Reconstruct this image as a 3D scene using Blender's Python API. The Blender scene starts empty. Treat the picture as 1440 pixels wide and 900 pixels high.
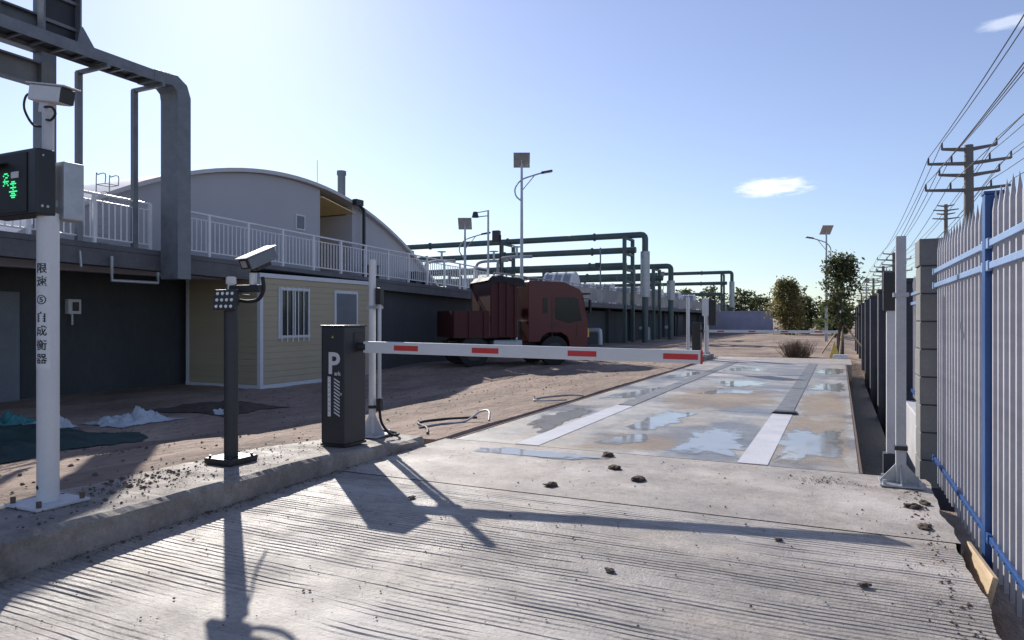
import bpy, bmesh, math, random
from mathutils import Vector, Matrix, noise
R = math.radians
random.seed(7)
scn = bpy.context.scene
COL = scn.collection

# ------------------------------------------------------------------ camera
cam_d = bpy.data.cameras.new("camera"); cam = bpy.data.objects.new("camera", cam_d); COL.objects.link(cam)
cam.location = (0, 0, 1.2); cam.rotation_euler = (R(90), 0, R(25.42))
cam_d.sensor_width = 36; cam_d.lens = 24.25; cam_d.clip_end = 3000; cam_d.clip_start = .05
scn.camera = cam

# ------------------------------------------------------------------ sky, sun, exposure
SUN_EL, SUN_AZ = R(29.2), R(48.1)            # azimuth measured from +Y towards -X
sun_dir = Vector((-math.sin(SUN_AZ)*math.cos(SUN_EL), math.cos(SUN_AZ)*math.cos(SUN_EL), math.sin(SUN_EL)))
world = bpy.data.worlds.new("World"); scn.world = world; world.use_nodes = True
nt = world.node_tree; nt.nodes.clear()
sky = nt.nodes.new("ShaderNodeTexSky"); sky.sky_type = 'NISHITA'; sky.sun_disc = False
sky.sun_elevation = SUN_EL; sky.sun_rotation = -SUN_AZ
sky.air_density = 1.3; sky.dust_density = .7; sky.ozone_density = 6.0; sky.altitude = 1200
bg = nt.nodes.new("ShaderNodeBackground"); bg.inputs[1].default_value = 0.122
wo = nt.nodes.new("ShaderNodeOutputWorld")
hsv = nt.nodes.new("ShaderNodeHueSaturation"); hsv.inputs['Saturation'].default_value = .8; hsv.inputs['Hue'].default_value = .513
nt.links.new(sky.outputs[0], hsv.inputs['Color'])
# two wisps of cloud, at fixed directions of the sky
tc = nt.nodes.new("ShaderNodeTexCoord")
def wisp(prev, d, wx, wz, seed, amount):
    d = Vector(d).normalized(); sx = Vector((d.y, -d.x, 0)).normalized(); up = sx.cross(d).normalized()
    def dot(v):
        n = nt.nodes.new("ShaderNodeVectorMath"); n.operation = 'DOT_PRODUCT'
        nt.links.new(tc.outputs['Generated'], n.inputs[0]); n.inputs[1].default_value = v; return n.outputs['Value']
    def mth(op, a, b):
        n = nt.nodes.new("ShaderNodeMath"); n.operation = op
        for i, v in enumerate((a, b)):
            if isinstance(v, (int, float)): n.inputs[i].default_value = v
            else: nt.links.new(v, n.inputs[i])
        return n.outputs[0]
    u = mth('DIVIDE', dot(sx), wx); v = mth('DIVIDE', dot(up), wz); w = dot(d)
    r2 = mth('ADD', mth('MULTIPLY', u, u), mth('MULTIPLY', v, v))
    fall = mth('MULTIPLY', mth('MAXIMUM', mth('SUBTRACT', 1.0, r2), 0.0), mth('GREATER_THAN', w, 0.5))
    mp = nt.nodes.new("ShaderNodeMapping"); mp.inputs['Scale'].default_value = (14, 14, 60); mp.inputs['Location'].default_value = (seed, seed*2, 0)
    nt.links.new(tc.outputs['Generated'], mp.inputs[0])
    nz = nt.nodes.new("ShaderNodeTexNoise"); nz.inputs['Scale'].default_value = 2.2; nz.inputs['Detail'].default_value = 6; nz.inputs['Roughness'].default_value = .65
    nt.links.new(mp.outputs[0], nz.inputs[0])
    k = mth('MINIMUM', mth('MAXIMUM', mth('MULTIPLY', mth('MULTIPLY', mth('SUBTRACT', mth('ADD', nz.outputs[0], mth('MULTIPLY', fall, .35)), .56), 4.5), fall), 0.0), 1.0)
    mx = nt.nodes.new("ShaderNodeMix"); mx.data_type = 'RGBA'
    nt.links.new(mth('MULTIPLY', k, amount), mx.inputs[0]); nt.links.new(prev, mx.inputs[6]); mx.inputs[7].default_value = (9.5, 9.7, 10.2, 1)
    return mx.outputs[2]
def sky_dir(px, py):
    a = R(25.42); x = (px-720)/970; zz = (450-py)/970
    return (x*math.cos(a)-math.sin(a), x*math.sin(a)+math.cos(a), zz)
c1 = wisp(hsv.outputs[0], sky_dir(1085, 263), .066, .016, 3.1, .8)
c2 = wisp(c1, sky_dir(1420, 32), .04, .010, 8.3, .35)
nt.links.new(c2, bg.inputs[0]); nt.links.new(bg.outputs[0], wo.inputs[0])

sd = bpy.data.lights.new("sun", 'SUN'); sd.energy = 5.0; sd.angle = R(.53); sd.color = (1, .935, .85)
so = bpy.data.objects.new("sun", sd); COL.objects.link(so); so.location = (-20, 20, 30)
so.rotation_euler = (-sun_dir).to_track_quat('-Z', 'Y').to_euler()
vs = scn.view_settings; vs.view_transform = 'Standard'; vs.look = 'None'; vs.gamma = 1; vs.use_curve_mapping = False; vs.exposure = .22

# ------------------------------------------------------------------ materials
MATS = {}
def mat(name, col, rough=.6, metal=0., var=.18, scale=3., col2=None, bump=0., bscale=30., spec=.5, stretch=(1, 1, 1), fine=.1, rvar=0., piece=0., emit=0., coat=0.):
    if name in MATS: return MATS[name]
    m = bpy.data.materials.new(name); m.use_nodes = True; n = m.node_tree.nodes; l = m.node_tree.links
    b = n['Principled BSDF']
    t = n.new("ShaderNodeTexCoord"); mp = n.new("ShaderNodeMapping"); mp.inputs['Scale'].default_value = stretch
    l.new(t.outputs['Object'], mp.inputs[0])
    nz = n.new("ShaderNodeTexNoise"); nz.inputs['Scale'].default_value = scale; nz.inputs['Detail'].default_value = 6; nz.inputs['Roughness'].default_value = .62
    l.new(mp.outputs[0], nz.inputs[0])
    rp = n.new("ShaderNodeMapRange"); rp.inputs[1].default_value = .3; rp.inputs[2].default_value = .7
    l.new(nz.outputs[0], rp.inputs[0])
    mx = n.new("ShaderNodeMix"); mx.data_type = 'RGBA'
    a = [c*(1-var) for c in col]; d = list(col2) if col2 else [min(1, c*(1+var)) for c in col]
    mx.inputs[6].default_value = (*a, 1); mx.inputs[7].default_value = (*d, 1); l.new(rp.outputs[0], mx.inputs[0])
    out = mx.outputs[2]
    nf = n.new("ShaderNodeTexNoise"); nf.inputs['Scale'].default_value = bscale; nf.inputs['Detail'].default_value = 5; nf.inputs['Roughness'].default_value = .7
    l.new(mp.outputs[0], nf.inputs[0])
    def mulby(out, src, lo, hi):
        r = n.new("ShaderNodeMapRange"); r.inputs[1].default_value = .25; r.inputs[2].default_value = .75; r.inputs[3].default_value = lo; r.inputs[4].default_value = hi
        l.new(src, r.inputs[0])
        q = n.new("ShaderNodeMix"); q.data_type = 'RGBA'; q.blend_type = 'MULTIPLY'; q.inputs[0].default_value = 1
        l.new(out, q.inputs[6]); l.new(r.outputs[0], q.inputs[7]); return q.outputs[2]
    if fine: out = mulby(out, nf.outputs[0], 1-fine, 1+fine)
    if piece:
        oi = n.new("ShaderNodeObjectInfo"); r = n.new("ShaderNodeMapRange"); r.inputs[3].default_value = 1-piece; r.inputs[4].default_value = 1+piece
        l.new(oi.outputs['Random'], r.inputs[0])
        q = n.new("ShaderNodeMix"); q.data_type = 'RGBA'; q.blend_type = 'MULTIPLY'; q.inputs[0].default_value = 1
        l.new(out, q.inputs[6]); l.new(r.outputs[0], q.inputs[7]); out = q.outputs[2]
    l.new(out, b.inputs['Base Color'])
    b.inputs['Roughness'].default_value = rough; b.inputs['Metallic'].default_value = metal; b.inputs['Specular IOR Level'].default_value = spec
    if coat: b.inputs['Coat Weight'].default_value = coat; b.inputs['Coat Roughness'].default_value = .15
    if rvar:
        r = n.new("ShaderNodeMapRange"); r.inputs[1].default_value = .3; r.inputs[2].default_value = .7; r.inputs[3].default_value = max(.02, rough-rvar); r.inputs[4].default_value = min(1, rough+rvar)
        l.new(nz.outputs[0], r.inputs[0]); l.new(r.outputs[0], b.inputs['Roughness'])
    if bump:
        bp = n.new("ShaderNodeBump"); bp.inputs['Strength'].default_value = 1; bp.inputs['Distance'].default_value = bump
        l.new(nf.outputs[0], bp.inputs['Height']); l.new(bp.outputs[0], b.inputs['Normal'])
    if emit:
        b.inputs['Emission Color'].default_value = (*col, 1); b.inputs['Emission Strength'].default_value = emit
    MATS[name] = m; return m

def concrete_mat(name, base, warm, stain, wet=0., sc=1., rough=.62, streak=(1, 1, 1)):
    m = bpy.data.materials.new(name); m.use_nodes = True; n = m.node_tree.nodes; l = m.node_tree.links; b = n['Principled BSDF']
    t = n.new("ShaderNodeTexCoord")
    def nz(s, det=6, ro=.6, off=0., st=(1, 1, 1)):
        mp = n.new("ShaderNodeMapping"); mp.inputs['Location'].default_value = (off, off*.7, 0); mp.inputs['Scale'].default_value = st
        l.new(t.outputs['Object'], mp.inputs[0])
        q = n.new("ShaderNodeTexNoise"); q.inputs['Scale'].default_value = s*sc; q.inputs['Detail'].default_value = det; q.inputs['Roughness'].default_value = ro
        l.new(mp.outputs[0], q.inputs[0]); return q.outputs[0]
    def rng(v, a, c, lo=0., hi=1.):
        r = n.new("ShaderNodeMapRange"); r.inputs[1].default_value = a; r.inputs[2].default_value = c; r.inputs[3].default_value = lo; r.inputs[4].default_value = hi
        l.new(v, r.inputs[0]); return r.outputs[0]
    def mix(f, a, c, mode='MIX'):
        q = n.new("ShaderNodeMix"); q.data_type = 'RGBA'; q.blend_type = mode
        for i, v in ((0, f), (6, a), (7, c)):
            if isinstance(v, (int, float)): q.inputs[i].default_value = v
            elif isinstance(v, tuple): q.inputs[i].default_value = (*v, 1)
            else: l.new(v, q.inputs[i])
        return q.outputs[2]
    c = mix(rng(nz(.7), .35, .65), base, warm)
    c = mix(rng(nz(1.6, 8, .7, 5., streak), .44, .66), c, stain)
    c = mix(rng(nz(9, 6, .7, 9.), .3, .75, 0, .55), c, tuple(x*.78 for x in base))
    c = mix(1., c, rng(nz(3.2, 8, .78, 12., streak), .3, .7, .68, 1.16), 'MULTIPLY')
    c = mix(1., c, rng(nz(16, 6, .75, 6.), .28, .72, .78, 1.16), 'MULTIPLY')
    c = mix(1., c, rng(nz(70, 4, .7, 2.), .25, .75, .82, 1.14), 'MULTIPLY')
    c = mix(rng(nz(32, 3, .5, 4.), .66, .72, 0, .75), c, tuple(x*.35 for x in stain))      # grit
    c = mix(rng(nz(.9, 6, .7, 17., streak), .52, .68, 0, .7), c, tuple(min(1, x*1.4) for x in base))
    ro = rng(nz(2.5, 6, .6, 3.), .3, .7, rough-.14, rough+.14)
    if wet:
        w = rng(nz(.55, 5, .55, 31.), .50, .57)
        c = mix(w, c, mix(1., c, (.62, .62, .65), 'MULTIPLY'))
        r2 = n.new("ShaderNodeMix"); r2.data_type = 'FLOAT'; l.new(w, r2.inputs[0]); l.new(ro, r2.inputs[2]); r2.inputs[3].default_value = .3
        ro = r2.outputs[0]
    l.new(c, b.inputs['Base Color']); l.new(ro, b.inputs['Roughness'])
    bp = n.new("ShaderNodeBump"); bp.inputs['Distance'].default_value = .006; l.new(nz(60, 6, .7, 1.), bp.inputs['Height']); l.new(bp.outputs[0], b.inputs['Normal'])
    return m

m_road = concrete_mat("ribbed_concrete", (.41, .38, .35), (.48, .41, .34), (.245, .225, .21), rough=.6, streak=(.6, 1.3, 1))
m_apron = concrete_mat("smooth_concrete", (.44, .405, .375), (.48, .42, .36), (.33, .29, .26), rough=.66)
m_deck = concrete_mat("deck_concrete", (.43, .43, .41), (.52, .41, .29), (.30, .31, .305), wet=1., rough=.5)
m_kerb = concrete_mat("kerb_concrete", (.33, .30, .275), (.38, .32, .27), (.19, .16, .14), sc=1.5, rough=.75)
m_dirt = mat("dirt", (.20, .14, .105), .9, 0, .32, .6, (.42, .31, .24), .06, 9., fine=.32, stretch=(1, .45, 1))
m_white = mat("white_paint", (.66, .66, .66), .38, 0, .06, 2, fine=.04, bscale=60)
m_white_old = mat("weathered_white_paint", (.56, .56, .58), .5, 0, .14, 3, fine=.08, bscale=50)
m_postgrey = mat("grey_white_paint", (.42, .43, .44), .5, 0, .12, 3)
m_red = mat("red_tape", (.55, .028, .03), .35, 0, .1, 8)
m_dgrey = mat("charcoal_steel", (.028, .030, .036), .45, .0, .12, 5, fine=.06, spec=.5)
m_black = mat("black_plastic", (.017, .018, .02), .4, 0, .15, 8)
m_rubber = mat("black_rubber", (.018, .018, .018), .7, 0, .2, 8)
m_galv = mat("galvanised_steel", (.40, .42, .44), .42, .55, .18, 5, fine=.1, bscale=25, rvar=.1)
m_tray = mat("shaded_tray_steel", (.19, .205, .225), .5, .35, .2, 4, fine=.12, bscale=25, rvar=.1)  # galvanised steel in a darker colour, standing in for its shaded sides
m_steelblue = mat("grey_steel", (.17, .19, .215), .5, .25, .15, 2)
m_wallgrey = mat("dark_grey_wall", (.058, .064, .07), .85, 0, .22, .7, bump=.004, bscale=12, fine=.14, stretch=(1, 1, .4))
m_slab = mat("walkway_concrete", (.13, .13, .14), .8, 0, .25, 1.2, bump=.004, bscale=20, fine=.15)
m_rail = mat("railing_paint", (.76, .77, .79), .42, .0, .06, 4)
m_tan = mat("tan_panel", (.44, .375, .265), .55, 0, .05, 1.5, fine=.03, piece=.03)
m_cover = mat("tank_cover_cloth", (.30, .30, .32), .7, 0, .15, 1.)
m_railfar = mat("dull_railing_paint", (.36, .355, .36), .6, .1, .1, 2)
m_trim = mat("pale_trim", (.66, .68, .72), .45, 0, .06, 3)
m_glass = mat("window_glass", (.02, .035, .045), .08, 0, .2, 1.5, spec=.45)
m_tglass = mat("cab_glass", (.012, .014, .016), .15, 0, .2, 1.5, spec=.25)
m_vault = mat("vault_cladding", (.43, .435, .475), .55, 0, .05, .6, fine=.03)
m_vaultroof = mat("vault_roof", (.56, .56, .58), .5, 0, .06, .6)
m_beige = mat("porch_panel", (.82, .62, .30), .6, 0, .06, 1.2)
m_green = mat("green_pipe", (.07, .105, .105), .5, 0, .18, 1.5, fine=.08)
m_blue = mat("blue_paint", (.018, .075, .24), .38, 0, .1, 5)
m_lblue = mat("pale_blue_paint", (.22, .32, .52), .4, 0, .1, 5)
m_picket = mat("picket_white", (.44, .43, .46), .45, .0, .14, 3, piece=.06, fine=.12, bscale=18)
m_block = mat("block_pillar", (.19, .19, .185), .85, 0, .16, 3, bump=.004, bscale=40, piece=.06, fine=.12)
m_dark_pillar = mat("dark_pillar", (.05, .054, .068), .8, 0, .2, 2, bump=.003)  # dark tone puts the shade on the pillars' near faces into the colour
m_truck = mat("truck_red", (.14, .004, .006), .45, 0, .25, 2, (.08, .006, .007), fine=.15, coat=.12)
m_truckbox = mat("dump_body_red", (.11, .008, .008), .65, 0, .3, 2, (.06, .014, .012), fine=.2)
m_chrome = mat("dull_metal", (.45, .45, .45), .3, .8, .1, 5)
m_panel = mat("solar_cells", (.05, .06, .09), .18, 0, .1, 3, spec=.6)
m_concpole = mat("pole_concrete", (.17, .165, .16), .85, 0, .15, 2, fine=.12)
m_insul = mat("insulator", (.06, .045, .04), .3)
m_wire = mat("wire", (.03, .03, .035), .5)
m_bark = mat("bark", (.07, .055, .042), .9, 0, .3, 8, bump=.01, bscale=20)
m_leaf = mat("leaf_dark", (.07, .095, .04), .55, 0, .3, 1.2, (.13, .15, .06), piece=.0, fine=.3, bscale=6)
m_leaf2 = mat("leaf_yellow", (.20, .19, .075), .55, 0, .3, 1.0, (.33, .28, .11), fine=.3, bscale=5)
for mm in (m_leaf, m_leaf2):
    n = mm.node_tree.nodes; l = mm.node_tree.links; b = n['Principled BSDF']; tr = n.new("ShaderNodeBsdfTranslucent"); ms = n.new("ShaderNodeMixShader"); ms.inputs[0].default_value = .45
    l.new(b.inputs['Base Color'].links[0].from_socket, tr.inputs[0]); l.new(b.outputs[0], ms.inputs[1]); l.new(tr.outputs[0], ms.inputs[2]); l.new(ms.outputs[0], n['Material Output'].inputs[0])
m_trenchshade = mat('trench_shade_mud', (.028, .026, .022), .6, 0, .3, 3, bump=.02, bscale=12, fine=.2)  # near black: the trench's shade is put into the mud colour
m_dry = mat("dry_twig", (.15, .105, .075), .9, 0, .3, 4)
m_wood = mat("raw_wood", (.48, .36, .22), .7, 0, .2, 3, stretch=(8, 1, 8), fine=.15)
m_lilac = mat("lilac_wall", (.40, .39, .50), .8, 0, .12, 1)
m_tarp = mat("pale_tarp", (.50, .54, .56), .6, 0, .2, 3)
m_net = mat("dark_green_net", (.018, .05, .045), .75, 0, .4, 4, bump=.01, bscale=60)
m_teal = mat("teal_cloth", (.05, .22, .22), .7, 0, .2, 4)
m_clod = mat("mud", (.075, .055, .042), .95, 0, .3, 12, bump=.006, bscale=50)
m_grit = mat("grit", (.13, .105, .085), .95, 0, .5, 3)
m_led = mat("green_led", (.05, .9, .3), .4, 0, 0, 1, fine=0, emit=.9)
m_lens = mat("led_lens", (.85, .84, .80), .15, 0, .02, 3, fine=0, spec=.8)
m_yellow = mat("yellow_paint", (.60, .45, .10), .5)
m_ink = mat("black_ink", (.02, .02, .022), .6, 0, 0, 3, fine=0)
m_sticker = mat("white_sticker", (.70, .70, .70), .5, 0, .04, 6)
m_ringdark = mat("wet_metal_strip", (.20, .20, .195), .5, .2, .35, 6, bump=.004, bscale=60, fine=.25)
m_rust = mat("rusty_steel", (.22, .13, .085), .75, .2, .3, 6, (.13, .10, .085), fine=.25)
def water_mat():
    m = bpy.data.materials.new("puddle_water"); m.use_nodes = True; n = m.node_tree.nodes; l = m.node_tree.links; b = n['Principled BSDF']
    t = n.new("ShaderNodeTexCoord"); q = n.new("ShaderNodeTexNoise"); q.inputs['Scale'].default_value = 2.5; q.inputs['Detail'].default_value = 5
    l.new(t.outputs['Object'], q.inputs[0])
    mx = n.new("ShaderNodeMix"); mx.data_type = 'RGBA'; mx.inputs[6].default_value = (.22, .22, .21, 1); mx.inputs[7].default_value = (.33, .32, .30, 1); l.new(q.outputs[0], mx.inputs[0])
    l.new(mx.outputs[2], b.inputs['Base Color']); b.inputs['Roughness'].default_value = .4; b.inputs['IOR'].default_value = 1.33
    b.inputs['Coat Weight'].default_value = .8; b.inputs['Coat IOR'].default_value = 1.33; b.inputs['Coat Roughness'].default_value = .05
    at = n.new("ShaderNodeAttribute"); at.attribute_name = "depth"
    q2 = n.new("ShaderNodeTexNoise"); q2.inputs['Scale'].default_value = 5.5; q2.inputs['Detail'].default_value = 6; l.new(t.outputs['Object'], q2.inputs[0])
    ad = n.new("ShaderNodeMath"); ad.operation = 'ADD'; l.new(at.outputs['Fac'], ad.inputs[0]); l.new(q2.outputs[0], ad.inputs[1])
    mr = n.new("ShaderNodeMapRange"); mr.inputs[1].default_value = .72; mr.inputs[2].default_value = 1.02; l.new(ad.outputs[0], mr.inputs[0])
    tr = n.new("ShaderNodeBsdfTransparent"); ms = n.new("ShaderNodeMixShader"); l.new(mr.outputs[0], ms.inputs[0]); l.new(tr.outputs[0], ms.inputs[1]); l.new(b.outputs[0], ms.inputs[2])
    l.new(ms.outputs[0], n['Material Output'].inputs[0])
    return m
m_water = water_mat()

# ------------------------------------------------------------------ mesh helpers
class G:
    def __init__(s): s.v = []; s.f = []
    def add(s, vs, fs):
        o = len(s.v); s.v += [tuple(p) for p in vs]; s.f += [tuple(i+o for i in f) for f in fs]; return s
    def box(s, a, b, M=None):
        x0, y0, z0 = a; x1, y1, z1 = b
        vs = [(x0,y0,z0),(x1,y0,z0),(x1,y1,z0),(x0,y1,z0),(x0,y0,z1),(x1,y0,z1),(x1,y1,z1),(x0,y1,z1)]
        if M: vs = [M @ Vector(p) for p in vs]
        return s.add(vs, [(0,3,2,1),(4,5,6,7),(0,1,5,4),(1,2,6,5),(2,3,7,6),(3,0,4,7)])
    def cbox(s, c, d, M=None):
        return s.box([c[i]-d[i]/2 for i in range(3)], [c[i]+d[i]/2 for i in range(3)], M)
    def cyl(s, p, q, r0, r1=None, n=12):
        r1 = r0 if r1 is None else r1; p = Vector(p); q = Vector(q); d = (q-p).normalized()
        u = d.orthogonal().normalized(); w = d.cross(u); vs = []
        for c, r in ((p, r0), (q, r1)):
            for i in range(n):
                t = 2*math.pi*i/n; vs.append(c+u*(r*math.cos(t))+w*(r*math.sin(t)))
        fs = [(i, (i+1) % n, n+(i+1) % n, n+i) for i in range(n)]
        fs += [tuple(range(n-1, -1, -1)), tuple(range(n, 2*n))]
        return s.add(vs, fs)
    def tube(s, pts, r, n=8):
        pts = [Vector(p) for p in pts]; rs = r if isinstance(r, (list, tuple)) else [r]*len(pts)
        vs = []; u = None
        for i, p in enumerate(pts):
            d = (pts[min(i+1, len(pts)-1)]-pts[max(i-1, 0)]).normalized()
            u = d.orthogonal().normalized() if u is None else (u-d*u.dot(d)).normalized()
            w = d.cross(u)
            for k in range(n):
                t = 2*math.pi*k/n; vs.append(p+u*(rs[i]*math.cos(t))+w*(rs[i]*math.sin(t)))
        fs = []
        for i in range(len(pts)-1):
            for k in range(n):
                fs.append((i*n+k, i*n+(k+1) % n, (i+1)*n+(k+1) % n, (i+1)*n+k))
        fs += [tuple(range(n-1, -1, -1)), tuple(range((len(pts)-1)*n, len(pts)*n))]
        return s.add(vs, fs)
    def prism(s, poly, d0, d1, axis='y'):       # poly of 2d points extruded along an axis
        n = len(poly)
        def P(a, b, d): return {'y': (a, d, b), 'x': (d, a, b), 'z': (a, b, d)}[axis]
        vs = [P(a, b, d0) for a, b in poly]+[P(a, b, d1) for a, b in poly]
        fs = [(i, (i+1) % n, n+(i+1) % n, n+i) for i in range(n)]+[tuple(range(n-1, -1, -1)), tuple(range(n, 2*n))]
        return s.add(vs, fs)
    def obj(s, name, m, parent=None, smooth=False, bevel=0., loc=None, rot=None, fix=True):
        me = bpy.data.meshes.new(name); me.from_pydata(s.v, [], s.f)
        if fix or bevel:
            bm = bmesh.new(); bm.from_mesh(me)
            if bevel:
                bmesh.ops.bevel(bm, geom=[e for e in bm.edges if len(e.link_faces) == 2 and e.calc_face_angle(0) > .6], offset=bevel, segments=2, affect='EDGES', profile=.5)
            bmesh.ops.recalc_face_normals(bm, faces=bm.faces); bm.to_mesh(me); bm.free()
        me.materials.append(m)
        if smooth:
            me.polygons.foreach_set("use_smooth", [len(p.vertices) <= 4 for p in me.polygons])
            try: me.set_sharp_from_angle(angle=R(40))
            except Exception: pass
        o = bpy.data.objects.new(name, me); COL.objects.link(o)
        if parent is not None: o.parent = parent
        if loc: o.location = loc
        if rot: o.rotation_euler = rot
        return o
def tag(o, label, cat=None, group=None, kind=None):
    o["label"] = label
    if cat: o["category"] = cat
    if group: o["group"] = group
    if kind: o["kind"] = kind
    return o
def thing(name, loc, label, cat, group=None, rz=0):
    o = bpy.data.objects.new(name, None); COL.objects.link(o); o.location = loc; o.rotation_euler = (0, 0, rz); o.empty_display_size = .2
    return tag(o, label, cat, group)
def structure(o, label):
    o["kind"] = "structure"; o["label"] = label; return o
def dup(o, parent=None):
    c = o.copy(); COL.objects.link(c)
    if parent is not None: c.parent = parent
    for ch in list(o.children): dup(ch, c)
    return c
def inst(o, parent, loc, rot=None):
    c = o.copy(); COL.objects.link(c); c.parent = parent; c.location = loc
    if rot: c.rotation_euler = rot
    return c
def fbm(x, y, s, o=4, seed=0.):
    return noise.fractal(Vector((x*s+seed, y*s-seed*.7, seed)), 1., 2., o)
def sst(a, b, x):
    t = max(0, min(1, (x-a)/(b-a))); return t*t*(3-2*t)
def text_obj(body, size, m, parent, loc, rot, name, bold=0., align='CENTER', ext=.0008):
    cu = bpy.data.curves.new(name, 'FONT'); cu.body = body; cu.size = size; cu.align_x = align; cu.align_y = 'CENTER'; cu.extrude = ext; cu.offset = bold; cu.resolution_u = 3
    t = bpy.data.objects.new(name, cu); COL.objects.link(t)
    dg = bpy.context.evaluated_depsgraph_get(); dg.update()
    me = bpy.data.meshes.new_from_object(t.evaluated_get(dg)); bpy.data.objects.remove(t); bpy.data.curves.remove(cu)
    me.materials.clear(); me.materials.append(m); me.name = name
    o = bpy.data.objects.new(name, me); COL.objects.link(o); o.parent = parent; o.location = loc; o.rotation_euler = rot
    return o

# ------------------------------------------------------------------ ground
def dirt_level(x, y):
    base = -.30+(.27+.14*(1-sst(4.6, 6.2, y)))*sst(-8.5, -4.35, x)
    base += .15*sst(13, 18, y)*(1-sst(-8.5, -4.35, x))
    lump = .035*fbm(x, y*.5, .8, 5, 2.)+.012*fbm(x, y, 4, 3, 5.)
    if -9.5 < x < -4.6: lump += .03*math.sin((x+.12*math.sin(y*.5))*5.2)*(.5+.5*fbm(x, y, .3, 2, 9.))
    base += lump*sst(-4.2, -5.2, x)+.4*lump*(1-sst(-4.2, -5.2, x))
    under = sst(-4.15, -3.75, x)*(1-sst(.45, .56, x))*sst(25, 23.2, y)*sst(-9, -8, y) if y < 6.0 else sst(-3.7, -3.45, x)*(1-sst(.9, 1.4, x))*sst(25, 23.2, y)
    right = sst(-.5, 1.0, x)
    base = base*(1-right)+(-.22+.03*fbm(x, y, 1.2, 4, 4.))*right
    return base*(1-under)+(-.9)*under
def axis(lo, a, b, hi, step, grow=1.22):
    v = []; x = a
    while x < b: v.append(x); x += step
    d = step
    while x < hi: v.append(x); d *= grow; x += d
    v.append(hi); d = step; x = a-step; w = []
    while x > lo: w.append(x); d *= grow; x -= d
    w.append(lo); return sorted(w)+v
xs = axis(-1200, -12, 1.6, 1200, .11); ys = axis(-300, 1, 25, 1800, .13)
g = G(); nx = len(xs)
for y in ys:
    for x in xs: g.v.append((x, y, dirt_level(x, y)))
for j in range(len(ys)-1):
    for i in range(nx-1): g.f.append((j*nx+i, j*nx+i+1, (j+1)*nx+i+1, (j+1)*nx+i))
structure(g.obj("ground", m_dirt, smooth=True, fix=False), "reddish brown trampled dirt yard running to the horizon")

def road_z(y): return -.06*(1-sst(.6, 4.3, y))
# ribbed concrete road: every rib is geometry
PITCH = .037; D = .0055
rows = []
y = -1.0
while y < 4.34:
    jj = random.uniform(-.005, .005); rows += [(y, 0), (y+.022+jj, 0), (y+.025+jj, 1), (y+.031+jj, 1)]; y += PITCH
rows.append((4.36, 0))
NX = 130; X0, X1 = -3.6, .56
g = G()
for (yy, d) in rows:
    for i in range(NX+1):
        x = X0+(X1-X0)*i/NX
        wob = .012*fbm(x, yy*.6, .8, 3, 3.)+.006*fbm(x, yy*.4, 2.6, 3, 6.)
        edge = sst(4.36, 4.2, yy)*sst(-1, -.8, yy)
        mask = .12+.88*sst(-.30, .10, fbm(x*.55, yy*1.3, 1.1, 4, 11.)+.26)
        z = -D*d*mask*edge*max(.05, .7+1.1*fbm(x*.35, yy*3, 4, 3, 1.))+.004*fbm(x, yy, 1.5, 3, 8.)*edge
        xx = x+(.03*fbm(yy, 0, 2.2, 4, 1.)*edge if i == NX else 0)
        g.v.append((xx, yy+wob*edge, z+road_z(yy)))
W = NX+1
for j in range(len(rows)-1):
    for i in range(NX): g.f.append((j*W+i, j*W+i+1, (j+1)*W+i+1, (j+1)*W+i))
# the slab's edge below the right border
o = len(g.v)
for j in range(len(rows)):
    p = g.v[j*W+NX]; g.v.append((p[0]-.01, p[1], -.45))
for j in range(len(rows)-1): g.f.append((j*W+NX, o+j, o+j+1, (j+1)*W+NX))
structure(g.obj("road", m_road, fix=False), "ribbed concrete driveway slab in front of the barrier")
structure(G().box((X0, -8, -.45), (.56, -1.003, -.06)).obj("road", m_road), "plain concrete driveway slab before the ribbed part")
# smooth strip between the ribs and the weighbridge
g = G(); nxx, nyy = 60, 26
for j in range(nyy+1):
    for i in range(nxx+1):
        x = X0+(.58-X0)*i/nxx; y = 4.363+(6.0-4.363)*j/nyy
        z = .004+.006*fbm(x, y, 1.3, 3, 4.)*sst(4.37, 4.5, y)*sst(6, 5.9, y)
        if i == nxx: x += .04*fbm(y, 1, 2.5, 3, 2.)
        g.v.append((x, y, z))
Wn = nxx+1
for j in range(nyy):
    for i in range(nxx): g.f.append((j*Wn+i, j*Wn+i+1, (j+1)*Wn+i+1, (j+1)*Wn+i))
o = len(g.v)
for j in range(nyy+1):
    p = g.v[j*Wn+nxx]; g.v.append((p[0]-.01, p[1], -.45))
for j in range(nyy): g.f.append((j*Wn+nxx, o+j, o+j+1, (j+1)*Wn+nxx))
o = len(g.v)
for i in range(nxx+1):
    p = g.v[nyy*Wn+i]; g.v.append((p[0], p[1], -.45))
for i in range(nxx): g.f.append((nyy*Wn+i, nyy*Wn+i+1, o+i+1, o+i))
o = len(g.v)
for j in range(nyy+1):
    p = g.v[j*Wn]; g.v.append((p[0], p[1], -.45))
for j in range(nyy): g.f.append((j*Wn, (j+1)*Wn, o+j+1, o+j))
structure(g.obj("approach_slab", m_apron, fix=False), "smooth pale concrete strip before the weighbridge")
# approach at the far end
structure(G().box((-3.6, 20.66, -.45), (.3, 23.6, -.004)).obj("approach_slab", m_apron, bevel=.01), "far concrete ramp beyond the weighbridge")

structure(G().box((.19, 6.02, -.8), (.618, 25, -.56)).obj('trench_floor', m_trenchshade), 'wet mud floor of the trench beside the weighbridge, its colour darkened for shade')  # sheet added to darken the trench, shade painted into its colour
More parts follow.
